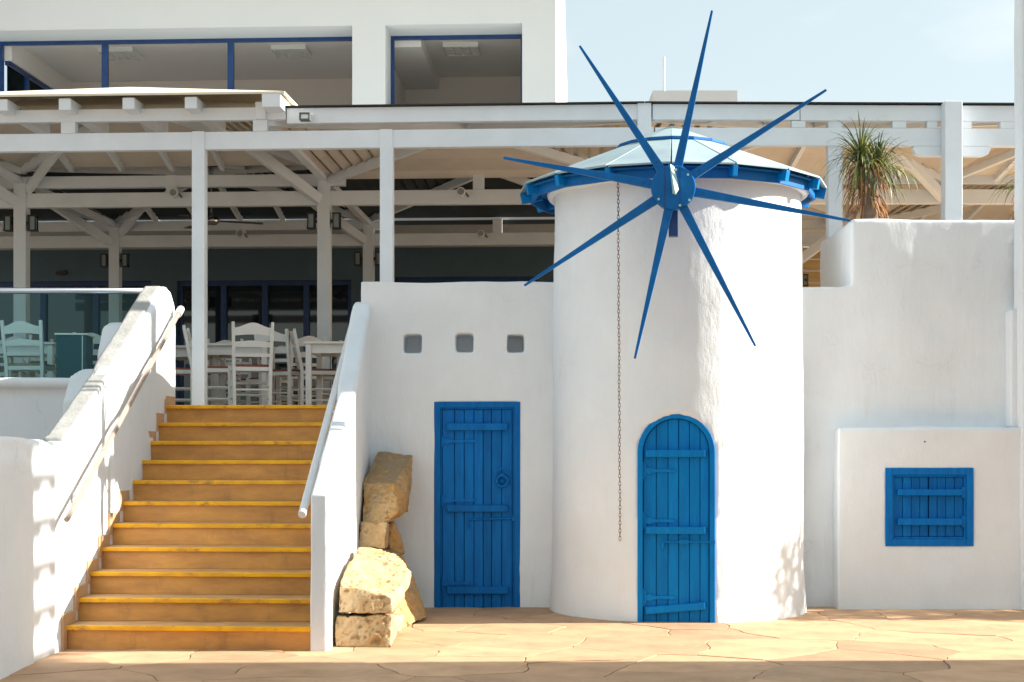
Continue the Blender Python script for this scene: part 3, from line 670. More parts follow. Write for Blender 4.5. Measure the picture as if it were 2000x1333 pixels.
# ================================================================== PERGOLA (left wing turned 3 degrees, right wing 1 degree)
PX, PYY = 1.256, 14.6
def u_of(px, v, a):
    c, s = math.cos(a), math.sin(a); kk = (px-1000)/FOC
    # X = PX+u c - v s ; Y = PYY + u s + v c
    return (kk*(PYY+v*c)-PX+v*s)/(c-kk*s)
ZL0, ZL1, ZU0, ZU1 = 4.255, 4.425, 4.495, 4.645
FL = 1.755
V2, V3, VB = 3.35, 6.95, 9.9
def pavilion(par, u0, u1, v0, v1, ze, za, boards=False, zb=None, cmat=None, over=(0,0,0,0), roofm=None, rafters=True, brace=None):
    c = Vector(((u0+u1)/2, (v0+v1)/2, za)); cs = [Vector((u0,v0,ze)),Vector((u1,v0,ze)),Vector((u1,v1,zb or ze)),Vector((u0,v1,zb or ze))]; cmat = cmat or M_ceil
    allb = MB()
    for sidx in range(4):
        a, b_ = cs[sidx], cs[(sidx+1)%4]; n_ = 13
        nrm = (b_-a).cross(c-a).normalized(); nrm = -nrm if nrm.z > 0 else nrm
        for i in range(n_):
            t0, t1 = i/n_, (i+1)/n_-(.30 if boards else .10 if cmat is M_dceil else .24)/n_
            q = [a.lerp(c,t0), b_.lerp(c,t0), b_.lerp(c,t1), a.lerp(c,t1)]
            q[0] = q[0]+nrm*.034; q[1] = q[1]+nrm*.034
            vs = q+[p-nrm*.014 for p in q]; fcs = [(0,1,2,3),(7,6,5,4),(0,4,5,1),(1,5,6,2),(2,6,7,3),(3,7,4,0)]
            if boards and sidx in (1,2) and i < 12:
                obj('ceiling_board', MB().add(vs, fcs), M_ceil, par)
            else: allb.add(vs, fcs)
    o_ = obj('ceiling_boarding', allb, cmat, par); o_['kind'] = 'stuff'
    # hip rafters
    for q in cs:
        obj('hip_rafter', MB().beam(q+Vector((0,0,-.06)), c+Vector((0,0,-.09)), .06, .10), M_white, par)
    if rafters:
        n_ = max(2, round((u1-u0)/.61)); 
        for i in range(1, n_):
            u = u0+(u1-u0)*i/n_; t = 1-abs(u-c.x)/((u1-u0)/2)
            for vv in (v0, v1):
                e_ = ze if vv == v0 else (zb or ze); a = Vector((u,vv,e_-.05)); b_ = Vector((u, vv+(c.y-vv)*t, e_+(za-e_)*t-.05))
                obj('rafter', MB().beam(a, b_, .05, .09), M_white, par)
    # roof skin
    o0,o1,o2,o3 = over; s_ = (za-ze)/((v1-v0)/2)
    rc = [Vector((u0-o0,v0-o1,ze+.045)),Vector((u1+o2,v0-o1,ze+.045)),Vector((u1+o2,v1+o3,(zb or ze)+.045)),Vector((u0-o0,v1+o3,(zb or ze)+.045))]
    top = c+Vector((0,0,.06))
    vs = rc+[top]+[p+Vector((0,0,.022)) for p in rc]+[top+Vector((0,0,.022))]
    obj('roof', MB().add(vs, [(0,1,4),(1,2,4),(2,3,4),(3,0,4),(5,9,6),(6,9,7),(7,9,8),(8,9,5),(0,5,6,1),(1,6,7,2),(2,7,8,3),(3,8,5,0)]), roofm or M_cream, par)
def wood(par, name, x0,x1,y0,y1,z0,z1, bev=.006): return obj(name, MB().box(x0,x1,y0,y1,z0,z1), M_white, par, bev=bev)

pg = thing('pergola', 'long white timber pergola over the restaurant terrace, left of the windmill roof', 'pergola', (PX,PYY,0), R(-3))
aL = R(-3); UL = -11.2; cols = (-10.93,-7.29,-3.65,0)
# front row
wood(pg,'beam',UL,.09,-.045,.045,ZL0,ZL1)
ub = u_of(560,0,aL)
wood(pg,'beam',UL,ub,-.05,.04,4.535,4.655); wood(pg,'beam',ub+.01,.06,-.055,.035,ZU0,4.643)
for px in (136,510): 
    u = u_of(px,0,aL); wood(pg,'spacer_block',u-.07,u+.07,-.05,.05,ZL1,4.535)
for px in (390,756):
    u = u_of(px,0,aL); wood(pg,'post',u-.062,u+.062,-.062,.062,FL,ZL1+.004)
wood(pg,'post',-.065,.065,-.075,.06,FL,4.648)
obj('roof_edge', MB().box(ub,.0,-.10,.1,4.650,4.657), M_edge, pg)
# eave rafter tails of the left bay
for px in (8,131,255,376):
    u = u_of(px,-.2,aL); wood(pg,'rafter_tail',u-.058,u+.058,-.27,.9,4.60,4.712)
u = u_of(534,-.2,aL); wood(pg,'rafter_tail',u-.09,u+.09,-.30,.3,4.60,4.725)
u = u_of(508,-.1,aL); wood(pg,'spacer_block',u-.05,u+.05,-.09,.05,4.535,4.70)
# rows two and three
for V in (V2,V3):
    wood(pg,'beam',UL,0,V-.05,V+.05,4.245,4.415); wood(pg,'beam',UL,-3.4,V-.05,V+.05,4.475,4.615)
    for cu in cols:
        wood(pg,'post',cu-.075,cu+.075,V-.075,V+.075,FL,4.60)
    for i in range(3):
        m_ = (cols[i]+cols[i+1])/2; wood(pg,'spacer_block',m_-.065,m_+.065,V-.055,V+.055,4.415,4.62)
# cross beams front to back on each column line
for cu in cols[:-1]:
    wood(pg,'cross_beam',cu-.045,cu+.045,.05,V3,4.53,4.60)
# knee braces running up the hips
def brace(par, u, v, du, dv, z0=4.30, dz=.62, w_=.085):
    obj('knee_brace', MB().beam((u,v,z0), (u+du,v+dv,z0+dz), w_, .12), M_white, par, bev=.005)
for cu in cols[1:]:
    for V in (V2,V3):
        brace(pg, cu-.05, V-.05, -.78, -.72, 4.31, .57)
for V in (V2,V3): brace(pg, -7.2, V-.05, .6, -.55, 4.45, .42, .05)
# pavilions
for i in range(3):
    u0, u1 = cols[i], cols[i+1]; left = i < 2
    za = 5.195 if left else 4.88
    pavilion(pg, u0, u1, .0, V2, 4.68 if left else 4.59, za, boards=(i == 2), zb=4.76 if left else None, over=(.0,.30 if left else .02,.26 if i == 1 else 0,0), rafters=left)
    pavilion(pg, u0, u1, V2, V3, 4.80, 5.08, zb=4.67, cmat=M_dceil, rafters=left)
obj('light_gap_panel', MB().box(UL,.0,V3+.062,V3+.082,4.55,4.87), M_dceil, pg)  # dark panel added to close a gap where light shows through
wood(pg,'sun_stop_board',-3.67,-3.63,.07,V2-.07,4.60,4.735)  # this board and the next added to stop sun leaking under the roofs
wood(pg,'sun_stop_board',-.035,-.005,V2+.07,V3-.07,4.60,4.84)
wood(pg,'soffit_panel',UL,0.0,V3+.06,VB,4.61,4.68)

pr_ = thing('pergola', 'white timber pergola wing with a bracketed post, right of the windmill roof', 'pergola', (PX,PYY,0), R(1.0))
aR = R(1.0)
wood(pr_,'beam',.1,7.9,-.045,.045,ZL0,ZL1-.002); us = u_of(1560,0,aR)
wood(pr_,'beam',.075,us,-.055,.035,ZU0,4.643); wood(pr_,'beam',us+.006,7.9,-.058,.035,ZU0-.005,4.639)
for px in (1558,1754,1818,1882,1965):
    u = u_of(px,0,aR); wd = .065 if px != 1818 else .05
    wood(pr_,'spacer_block',u-wd,u+wd,-.05,.05,ZL1-.002,ZU0-.005)
u = u_of(1631,0,aR); wood(pr_,'post',u-.068,u+.068,-.02,.1,FL,ZU0)
u = u_of(1857,-.1,aR); wood(pr_,'post',u-.082,u+.082,-.20,-.06,FL,4.649)
# bracket under the beam by that post
k = MB(); zb = ZL0; uu = u_of(1857,0,aR); hw = .37
poly = [(uu-hw,zb-.001),(uu-hw,zb-.03),(uu-hw+.02,zb-.075),(uu-hw+.07,zb-.095),(uu+hw-.07,zb-.095),(uu+hw-.02,zb-.075),(uu+hw,zb-.03),(uu+hw,zb-.001)]
k.prism(poly, -.04, .04); obj('corbel', k, M_white, pr_, bev=.004)
obj('roof_edge', MB().box(.0,7.9,-.10,.1,4.650,4.657), M_edge, pr_)
rc_ = (0.08,3.9,7.8)
for V in (V2,V3):
    wood(pr_,'beam',.08,7.9,V-.05,V+.05,4.245,4.415); wood(pr_,'beam',.08,7.9,V-.05,V+.05,4.475,4.615)
    for cu in rc_[1:]:
        wood(pr_,'post',cu-.075,cu+.075,V-.075,V+.075,FL,4.60)
        brace(pr_, cu-.05, V-.05, -.9, -.8, 4.31, .57)
u = u_of(1552,V3,aR); wood(pr_,'post',u-.075,u+.075,V3-.2,V3-.06,FL,4.24)
brace(pr_, u+.05, V3-.1, 1.0, -.6, 4.02, .75)
for i in range(2):
    pavilion(pr_, rc_[i], rc_[i+1] if i == 0 else 5.6, 0, V2, 4.59, 4.88)     # the last front bay is short
    pavilion(pr_, rc_[i], rc_[i+1], V2, V3, 4.60, 4.90)
wood(pr_,'soffit_panel',.02,7.9,V3+.06,VB,4.61,4.68)

# ================================================================== BUILDING BEHIND
bd = thing('building', 'white two storey building behind the pergola with blue framed upper windows', 'building', (PX,PYY,0), R(-3))
def F(px, py, v, a=aL):
    u = u_of(px, v, a); Y = PYY+u*math.sin(a)+v*math.cos(a); return u, wz(py, Y)
VF = VB
uA, zA = F(688,50,VF); uB, zB = F(755,205,VF); uC, zC = F(1020,46,VF); uE, _ = F(1085,0,VF)
zS = F(900,212,VF)[1]; zT = zA
WL = (-10.4, uA, zS, zT); WR = (uB-.02, uC, zS, zT)
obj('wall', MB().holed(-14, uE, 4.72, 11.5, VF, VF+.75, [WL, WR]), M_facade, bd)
low = [(-13.0,F(295,550,VF)[0],FL,F(100,550,VF)[1]), (F(345,548,VF)[0],F(686,548,VF)[0],FL,F(500,548,VF)[1]), (F(770,540,VF)[0],F(1050,540,VF)[0],FL+.9,F(900,541,VF)[1])]
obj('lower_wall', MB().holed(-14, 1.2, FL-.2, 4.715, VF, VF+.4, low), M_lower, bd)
# lower glazing
for hi, h in enumerate(low):
    fr = ring(MB(), h[0],h[1],h[2],h[3],.07,VF+.10,VF+.2); f_ = obj('glazing_frame', fr, M_navy, bd)
    nn = 4 if hi == 1 else (6 if hi == 0 else 3); wdt = (h[1]-h[0]-.14)/nn
    for i in range(nn):
        a = h[0]+.07+i*wdt
        if i: obj('mullion', MB().box(a-.045,a+.045,VF+.08,VF+.19,h[2]+.07,h[3]-.07), M_navy, f_)
        obj('pane', MB().box(a+(.046 if i else -.01),a+wdt-(.046 if i < nn-1 else -.01),VF+.14,VF+.155,h[2]+.07,h[3]-.07), M_pane, f_)
        if hi == 1: obj('transom', MB().box(a+.046,a+wdt-.046,VF+.09,VF+.18,FL+.93,FL+1.0), M_navy, f_)
# upper windows: frame set at the back of the reveal
vw = VF+.66
def upper(x0,x1,mull,label):
    fr = ring(MB(), x0+.002,x1-.002,zS+.002,zT-.002,.055,vw,vw+.08); f_ = obj('window', fr, M_navy, bd, bev=.003); f_['label'] = label
    xs = [x0+.055]+mull+[x1-.055]
    for m_ in mull: obj('mullion', MB().box(m_-.05,m_+.05,vw-.004,vw+.084,zS+.057,zT-.057), M_navy, f_, bev=.003)
    for a, b_ in zip(xs[:-1], xs[1:]): obj('pane', MB().box(a+.052 if a in mull else a,b_-.052 if b_ in mull else b_,vw+.035,vw+.043,zS+.056,zT-.056), M_winglass, f_)
upper(WL[0],WL[1],[u_of(204,vw,aL),u_of(450,vw,aL)],'wide ribbon window in three lights')
upper(WR[0],WR[1],[],'single square window at the right end')
# room behind the windows
ztc = zT+.06; vr = VF+.75
obj('ceiling', MB().box(-10.45, uE-.1, vr+.002, vr+3.3, ztc, ztc+.12), M_roomc, bd)
obj('room_wall', MB().box(-10.45, uE-.1, vr+3.0, vr+3.2, zS-2.5, ztc-.002), M_roomw, bd)
ur = (uA+uB)/2
obj('partition', MB().box(ur-.12, ur+.12, vr+.004, vr+2.99, zS-2.5, ztc-.003), M_roomw, bd)
obj('partition', MB().box(uE-.25, uE-.12, vr+.004, vr+2.99, zS-2.5, ztc-.003), M_roomw, bd)
obj('room_floor', MB().box(-10.45, uE-.1, vr+.004, vr+3.0, zS-2.7, zS-2.505), M_roomw, bd)
obj('ceiling_beam', MB().box(ur+.125, ur+.75, vr+.006, vr+2.98, ztc-.22, ztc-.004), M_roomc, bd)
us_ = -10.22
obj('side_wall', MB().box(us_-.15, us_, vr+.004, vr+3.0, ztc-.36, ztc-.003), M_roomw, bd)
obj('side_wall', MB().box(us_-.15, us_, vr+.004, vr+3.0, zS-2.5, zS-.6), M_roomw, bd)
f_ = obj('side_window', MB().box(us_-.12, us_-.04, vr+.004, vr+3.0, ztc-.43, ztc-.361), M_navy, bd)
for vv in (.9,2.0): obj('mullion', MB().box(us_-.11, us_-.05, vr+vv-.05, vr+vv+.05, zS-.6, ztc-.431), M_navy, f_)
obj('pane', MB().box(us_-.085, us_-.078, vr+.01, vr+2.99, zS-.598, ztc-.432), M_winglass, f_)
# right end: battered fin in the sun
k = MB(); u0_, u1_ = uE+.003, uE+.16
k.add([(uE+.003,VF+.02,6.2),(uE+.20,VF+.34,6.2),(uE+.20,VF+.9,6.2),(uE+.003,VF+.9,6.2),(uE+.003,VF+.02,11.5),(uE+.06,VF+.14,11.5),(uE+.06,VF+.9,11.5),(uE+.003,VF+.9,11.5)],
      [(3,2,1,0),(4,5,6,7),(0,1,5,4),(1,2,6,5),(2,3,7,6),(3,0,4,7)]); obj('buttress', k, M_facade, bd)
# louvred ceiling lights
def louvre(px, py0, lab):
    u, _ = F(px, py0, vr+.7); o = thing('ceiling_light', lab, 'ceiling light', bd.matrix_world @ Vector((0,0,0)), 0, 'ceiling lights behind the upper windows')
    Mw = Matrix.Translation((PX,PYY,0)) @ Matrix.Rotation(aL,4,'Z'); o.location = Mw @ Vector((u, vr+.9, ztc-.075)); o.rotation_euler = (0,0,aL)
    ring_ = MB()
    for a in ((-.3,-.27,-.3,.3),(.27,.3,-.3,.3),(-.27,.27,-.3,-.27),(-.27,.27,.27,.3)): ring_.box(a[0],a[1],a[2],a[3],-.0,.075)
    obj('housing', ring_, M_louv, o); obj('reflector', MB().box(-.27,.27,-.27,.27,.05,.074), M_louvd, o)
    k = MB()
    for i in range(1,4): k.box(-.27+i*.135-.012,-.27+i*.135+.012,-.27,.27,.005,.04)
    for i in range(1,5): k.box(-.269,.269,-.27+i*.108-.022,-.27+i*.108+.022,.008,.042)
    obj('louvre', k, M_louv, o)
louvre(228,105,'square louvred ceiling light behind the leftmost blue mullion')
louvre(565,103,'square louvred ceiling light in the middle of the ribbon window')
louvre(900,90,'square louvred ceiling light inside the single right window')

# lower wall right of the building: pine planks in the sun beyond the terrace
pw = thing('plank_wall', 'yellow pine plank wall at the back of the right terrace', 'wall', (PX,PYY,0), R(1.0))
for i in range(15):
    obj('plank', MB().box(1.0,9.5,VB-.02+random.uniform(-.004,.004),VB+.02,FL+i*.19,FL+i*.19+.184), M_plank, pw, bev=.004)
obj('sun_block_wall', MB().box(9.5,9.8,V2+1.2,VB+.02,FL,4.6), M_facade, pw)  # unseen wall added to keep sun off the back of the terrace
# distant roof parapet and mast
k = MB().add([(wx(1255,34),34,2),(wx(1440,34),34,2),(wx(1440,34),38,2),(wx(1255,34),38,2),(wx(1275,34),34,wz(177,34)),(wx(1440,34),34,wz(177,34)),(wx(1440,34),38,wz(177,34)),(wx(1275,34),38,wz(177,34))],
     [(3,2,1,0),(4,5,6,7),(0,1,5,4),(1,2,6,5),(2,3,7,6),(3,0,4,7)])
hs = obj('far_building', k, M_facade); tag(hs, 'pale far building whose flat roof shows just above the windmill roof', 'building')
ms = obj('antenna_mast', MB().tube([(wx(1297,36),36,wz(177,36)-.3),(wx(1297,36),36,wz(112,36))], .03, 8), M_railw); tag(ms, 'thin white mast standing on the far flat roof', 'antenna')

# ================================================================== TERRACE FITTINGS
# glass balustrade
YG = 14.02
bl = thing('balustrade', 'teal glass balustrade with a steel top rail at the left edge of the terrace', 'balustrade', (-5.4, YG, wz(737,YG)))
zb0 = 0; zt0 = wz(573,YG)-wz(737,YG)
xa, xb = -9.0+5.4, wx(282,YG)+5.4
for a, b_ in ((xa,xa+1.75),(xa+1.77,xb)):
    obj('glass_panel', MB().box(a,b_,-.006,.006,zb0-.01,zt0), M_tealglass, bl)
obj('top_rail', MB().tube([(xa,0,zt0+.022),(xb+.05,0,zt0+.022)], .028, 16), M_steel, bl, smooth=True)

def make_chair(label, seatm, grp):
    t = thing('chair', label, 'chair', (0,0,0), 0, grp)
    W, Dp, SH_, H = .19, .19, .46, .90
    for s in (-1,1):
        obj('leg', MB().beam((s*W,Dp,0),(s*W,Dp,SH_+.02),.032,.032), M_chair, t, bev=.004)
        k = MB(); k.beam((s*W*.93,-Dp,0),(s*W*.97,-Dp,SH_),.034,.034,.036,.036); k.beam((s*W*.97,-Dp,SH_),(s*W*1.04,-Dp-.085,H),.036,.036,.03,.03)
        obj('leg', k, M_chair, t, bev=.004)
    obj('seat', MB().box(-W+.01,W-.01,-Dp+.01,Dp-.005,SH_-.025,SH_+.018), seatm, t, bev=.012)
    k = MB()
    k.box(-W,W,Dp-.014,Dp+.014,SH_-.045,SH_-.005); k.box(-W,W,-Dp-.012,-Dp+.012,SH_-.05,SH_-.01)
    for s in (-1,1): k.box(s*W-.013,s*W+.013,-Dp,Dp,SH_-.045,SH_-.005)
    obj('seat_frame', k, M_chair, t)
    def slat(z0, z1, crest):
        n_ = 10; vs = []; fs = []
        for i in range(n_+1):
            f = i/n_*2-1; x = f*W*.98; zt_ = z1+(crest*(.5+.5*math.cos(f*math.pi))); bow = -.03*(1-f*f)
            for z in (z0+ (crest*.25*(1-f*f)), zt_):
                yy_ = -Dp-.085*(z-SH_)/(H-SH_)+bow
                vs += [(x,yy_-.008,z),(x,yy_+.008,z)]
        for i in range(n_):
            a = i*4; b_ = a+4
            fs += [(a,b_,b_+2,a+2),(a+3,b_+3,b_+1,a+1),(a+2,b_+2,b_+3,a+3),(a+1,b_+1,b_,a)]
        fs += [(0,2,3,1),(n_*4+1,n_*4+3,n_*4+2,n_*4)]
        obj('back_slat', MB().add(vs, fs), M_chair, t)
    slat(.76,.84,.05); slat(.645,.70,.012); slat(.55,.585,.0)
    for z in (.14,.26):
        for s in (-1,1): obj('stretcher', MB().tube([(s*W,-Dp,z),(s*W,Dp,z)], .011, 8), M_chair, t)
    for z in (.18,.30): obj('stretcher', MB().tube([(-W,Dp,z),(W,Dp,z)], .011, 8), M_chair, t)
    obj('stretcher', MB().tube([(-W,-Dp,.22),(W,-Dp,.22)], .011, 8), M_chair, t)
    return t
def make_table(label, m, grp):
    t = thing('table', label, 'table', (0,0,0), 0, grp)
    obj('tabletop', MB().box(-.37,.37,-.37,.37,.715,.74), m, t, bev=.005)
    k = MB()
    for s in (-1,1): k.box(s*.31-.01,s*.31+.01,-.30,.30,.62,.714); k.box(-.30,.30,s*.31-.01,s*.31+.01,.62,.714)
    obj('apron', k, m, t)
    for i in (-1,1):
        for j in (-1,1): obj('leg', MB().beam((i*.32,j*.32,0),(i*.32,j*.32,.714),.058,.058,.058,.058), m, t, bev=.004)
    return t
GC = 'white taverna chairs on the terrace'; GT = 'white tables on the terrace'
ch0 = make_chair('white rush seated chair nearest the stair top, its back to the stairs', M_seat, GC)
ch1 = make_chair('white straw seated chair seen through the balustrade, its back square to the glass', M_seat2, GC)
tb0 = make_table('white wooden table behind the chair nearest the stair top', M_chair, GT)
for o in list(C.objects):
    if o.parent: KIDS.setdefault(o.parent.name, []).append(o)
def put(o, px, Y, rz): o.location = (wx(px,Y), Y, FL); o.rotation_euler = (0,0,R(rz))
put(ch0, 490, 15.75, 14)
first = {'rush': ch0, 'straw': ch1}
put(ch1, 62, 15.55, -4)
for px, Y, rz, lab, src in (
    (428,17.6,176,'white chair on the far side of the table behind the front post, facing the stairs',ch0),
    (556,16.7,-24,'white chair turned askew between the two tables at the stair top',ch0),
    (622,16.6,-78,'white chair seen side on, tucked in at the table beside the right stair wall',ch0),
    (358,16.4,-70,'white chair half hidden behind the rounded end of the left stair wall',ch0),
    (528,18.6,160,'white chair farthest back between the tables, facing the stairs',ch0),
    (665,17.8,150,'white chair behind the table beside the right stair wall',ch0),
    (122,17.2,150,'white chair behind the left table, angled beside the dark cabinet',ch1),
    (197,17.1,-6,'white chair right of the dark cabinet behind the balustrade glass',ch1),
    (415,16.1,-84,'white chair seen edge on between the front post and the table behind it',ch0),
    (585,17.5,30,'white chair standing in front of the dark painted table',ch0),
    (455,18.9,185,'white chair far back on the terrace behind the chair nearest the stair top',ch0),
    (92,18.2,-10,'white chair deep on the terrace behind the left table and the glass',ch1),
    (6,17.0,172,'white chair at the left edge of the frame behind the glass',ch1)):
    c_ = copy_tree(src); c_['label'] = lab; put(c_, px, Y, rz)
put(tb0, 466, 16.65, 2)
for px, Y, rz, lab in ((672,16.35,-3,'white wooden table beside the right stair wall'),(58,16.45,0,'white wooden table behind the balustrade at the left edge'),(372,17.0,4,'white wooden table half hidden behind the left stair wall end')):
    c_ = copy_tree(tb0); c_['label'] = lab; put(c_, px, Y, rz)
td = make_table('dark painted small table in the shade between the white tables', M_darkwood, None); put(td, 592, 18.4, 3)
cb = thing('cabinet', 'dark teal glass sided cabinet with pale edges behind the balustrade', 'cabinet', (wx(146,15.4),15.4,FL), R(6))
obj('body', MB().box(-.145,.145,-.2,.2,.0,.745), M_dark, cb)
obj('top', MB().box(-.16,.16,-.215,.215,.748,.765), M_chair, cb, bev=.003)
obj('edge_strip', MB().box(.105,.113,-.206,-.201,0,.745), M_chair, cb)

# lanterns on both sides of the posts
Mw_L = Matrix.Translation((PX,PYY,0)) @ Matrix.Rotation(aL,4,'Z')
def make_lantern(lab):
    t = thing('wall_lantern', lab, 'lantern', (0,0,0), aL, 'black lanterns on the pergola posts')
    k = MB()
    for i in (-1,1):
        for j in (-1,1): k.box(i*.038-.007,i*.038+.007,j*.038-.007,j*.038+.007,-.08,.08)
    k.box(-.05,.05,-.05,.05,.08,.095); k.box(-.05,.05,-.05,.05,-.092,-.08)
    obj('frame', k, M_black, t); obj('glass', MB().box(-.032,.032,-.032,.032,-.079,.079), M_lens, t)
    obj('arm', MB().box(.045,.075,-.015,.015,-.02,.02), M_black, t)
    return t
l0 = make_lantern('black lantern on the left side of the post behind the stairs')
for o in list(C.objects):
    if o.parent == l0: KIDS.setdefault(l0.name, []).append(o)
firstl = True
for cu, V, nm in ((-3.65,V2,'the nearer post behind the stairs'),(-7.29,V2,'the nearer post at the left edge'),(-7.29,V3,'the farther post behind the left balustrade'),(-3.65,V3,'the farther post beside the front post')):
    for s in (-1,1):
        q = l0 if firstl else copy_tree(l0); firstl = False
        q['label'] = 'black lantern on the %s side of %s' % ('left' if s < 0 else 'right', nm)
        q.location = Mw_L @ Vector((cu+s*.15, V-.03, 4.06)); q.rotation_euler = (0,0,aL+(math.pi if s > 0 else 0))
q = copy_tree(l0); q['label'] = 'black lantern on the pine plank wall right of the windmill tower'; q.location = at(1572,548,24.3); q.rotation_euler = (0,0,R(-90))
# round spotlights clamped under the beams
def make_spot(lab):
    t = thing('spotlight', lab, 'spotlight', (0,0,0), 0, 'small white spotlights on the pergola beams')
    obj('body', MB().tube([(0,.03,0),(0,-.06,0)], .055, 16), M_chair, t, bev=.01); obj('lens', MB().tube([(0,-.061,0),(0,-.064,0)], .04, 14), M_lens, t)
    obj('clamp', MB().beam((.05,0,0),(.09,.02,-.05),.015,.02), M_flood, t); return t
s0 = make_spot('x')
for o in list(C.objects):
    if o.parent == s0: KIDS.setdefault(s0.name, []).append(o)
for i, (px, py, Y, lab) in enumerate(((340,378,18.1,'small round spotlight on the nearer beam left of the front post'),(900,376,17.85,'small round spotlight on the nearer beam left of the windmill roof'),(470,457,21.6,'small round spotlight on the farther beam below the ceiling fan'),(939,457,21.4,'small round spotlight on the farther beam left of the windmill tower'))):
    q = s0 if i == 0 else copy_tree(s0); q['label'] = lab; q.location = at(px,py,Y)
# ceiling fan
fn = thing('ceiling_fan', 'grey ceiling fan with long blades hanging under the pergola roof', 'ceiling fan', at(413,432,19.9))
obj('motor', MB().lathe([(0,-.05),(.07,-.045),(.11,0),(.09,.04),(.03,.07),(.0,.12)], 24), M_steel, fn, smooth=True)
obj('rod', MB().tube([(0,0,.05),(0,0,.62)], .012, 8), M_steel, fn)
for a in (8,128,248):
    d = Vector((math.cos(R(a)),math.sin(R(a)),0)); obj('blade', MB().beam(d*.09+Vector((0,0,.0)), d*.66+Vector((0,0,-.02)), .09, .012, .13, .008), M_flood, fn)
# floodlight on the beam
fl = thing('floodlight', 'small square floodlight fixed to the upper front beam', 'floodlight', at(597,230,14.62), aL)
obj('housing', ring(MB(), -.05,.05,-.035,.035,.012,-.07,.0).box(-.05,.05,-.0,.02,-.035,.035), M_flood, fl); obj('lens', MB().box(-.037,.037,-.05,-.03,-.022,.022), M_louv, fl); obj('bracket', MB().box(-.055,.055,.02,.07,.036,.046), M_railw, fl)
# dark oval sign high on the lower wall
sg = obj('wall_plaque', MB().lathe([(0,-.02),(.09,-.02),(.10,0),(.09,.02),(0,.02)], 24), M_black, loc=Mw_L @ Vector((u_of(121,VB,aL), VB-.03, wz(533,24.9))), rot=(R(90),0,aL)); sg.scale = (1.0,.42,1)
tag(sg, 'small dark oval plaque on the shaded wall behind the balustrade', 'plaque')

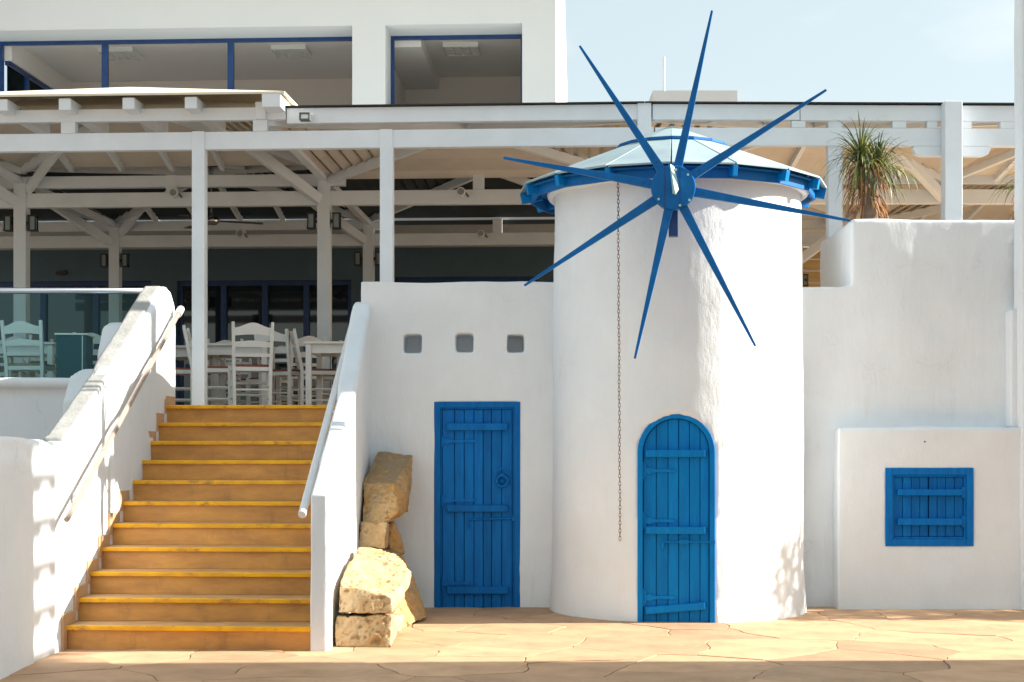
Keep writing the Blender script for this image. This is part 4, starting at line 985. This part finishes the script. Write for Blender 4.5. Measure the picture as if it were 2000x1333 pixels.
# ================================================================== PLANTS
def ribbon(mb_, p0, d, L, w_, droop, n=7, tw=0):
    p = Vector(p0); d = Vector(d).normalized(); pts = [p.copy()]
    for i in range(n):
        p = p+d*(L/n); d = (d+Vector((0,0,-droop*(.35+i/n)))).normalized(); pts.append(p.copy())
    sd_ = Vector((-(pts[1]-pts[0]).y, (pts[1]-pts[0]).x, 0)); 
    if sd_.length < 1e-4: sd_ = Vector((1,0,0))
    sd_.normalize(); sd_ = (sd_+Vector((random.uniform(-.5,.5),random.uniform(-.5,.5),tw))).normalized()
    vs = []; fs = []
    for i, q in enumerate(pts):
        ww = w_*(.75+.5*min(1,i/2.))*(1-(i/n)**2.2)+.0006
        vs += [q-sd_*ww/2, q+sd_*ww/2]
    for i in range(n): fs.append((2*i,2*i+1,2*i+3,2*i+2))
    mb_.add(vs, fs)
def palm(loc, label, H, nleaf, scale=1, heads=((0,0,0),)):
    t = thing('palm', label, 'palm', loc)
    k = MB(); k.tube([(.03*math.sin(i*.9),.02*math.cos(i*1.3),H*i/6) for i in range(7)], .085, 12, r2=.06); obj('trunk', k, M_trunk, t, smooth=True)
    k = MB(); kd = MB()
    for hx_, hy_, hz_ in heads:
        for i in range(nleaf):
            a = random.uniform(0, 2*math.pi); el = random.choice((random.uniform(.9,1.45), random.uniform(.1,.9), random.uniform(-.5,.4)))
            d = (math.cos(a)*math.cos(el), math.sin(a)*math.cos(el), math.sin(el))
            ribbon(k if random.random() < .6 else kd, (hx_+d[0]*.03,hy_+d[1]*.03,H+hz_+random.uniform(-.1,.05)), d, random.uniform(.34,.58)*scale, random.uniform(.010,.017), random.uniform(.28,.66))
    o = obj('foliage', k, M_leaf, t); o['kind'] = 'stuff'
    o = obj('dark_foliage', kd, M_leafd, t); o['kind'] = 'stuff'
    k = MB()
    for i in range(int(nleaf*1.3)):
        a = random.uniform(0, 2*math.pi); z = random.uniform(.28*H, H)
        ribbon(k, (math.cos(a)*.09,math.sin(a)*.09,z), (math.cos(a)*.8,math.sin(a)*.8,-.5), random.uniform(.16,.34)*scale, random.uniform(.008,.014), .6)
    o = obj('dry_skirt', k, M_dry, t); o['kind'] = 'stuff'
    return t
ZP = wz(428,YR)
palm((wx(1692,14.1),14.1,ZP-.03), 'spiky green palm with a brown skirt of dry leaves on top of the stepped wall', .66, 150, .88, ((-.05,0,.02),(.11,.03,-.06)))
palm((wx(1990,14.15)+.12,14.15,ZP-.03), 'spiky palm mostly hidden behind the right pier', .5, 60, .9)
# shrub just beyond the right end of the plinth; it shades the paving and the foot of the mill
t = thing('tree', 'small leafy tree beyond the right end of the courtyard', 'tree', (9.6,12.85,0))
k = MB()
for i in range(7):
    a = i*.9; k.tube([(0,0,0),(.05*math.cos(a),.05*math.sin(a),1.6),(.15*math.cos(a),.15*math.sin(a),2.4),(.4*math.cos(a),.32*math.sin(a),3.3)], .04, 6, r2=.012)
obj('trunk', k, M_trunk, t)
k = MB()
for i in range(1500):
    a = random.uniform(0,6.283); r_ = .75*math.sqrt(random.random()); z = random.uniform(1.7,4.25)
    r_ *= (1-.30*abs(z-3.0)/1.3)
    p = Vector((r_*math.cos(a)*1.1, r_*math.sin(a)*.62+0, z)); d = Vector((random.gauss(0,1),random.gauss(0,1),random.gauss(0,.6)))
    ribbon(k, p, d, random.uniform(.10,.2), .06, .2, n=3)
o = obj('foliage', k, M_leafd, t); o['kind'] = 'stuff'

# neighbouring house on the right, outside the frame: its corner casts the shade in the foreground
nh = thing('house', 'white neighbouring house right of the courtyard with a row of projecting ledges', 'house', (9.6, 10.09, 0))
obj('wall', MB().box(0,5,-9,0.02,-.2,8.3), M_plaster, nh)
for i in range(6):
    z = 6.36+i*.29
    obj('ledge', MB().box(.05,.13,.021,.53,z,z+.085).box(.05,.12,.021,.19,z-.07,z-.001).box(.05,.12,.36,.53,z-.06,z-.001), M_plaster, nh)
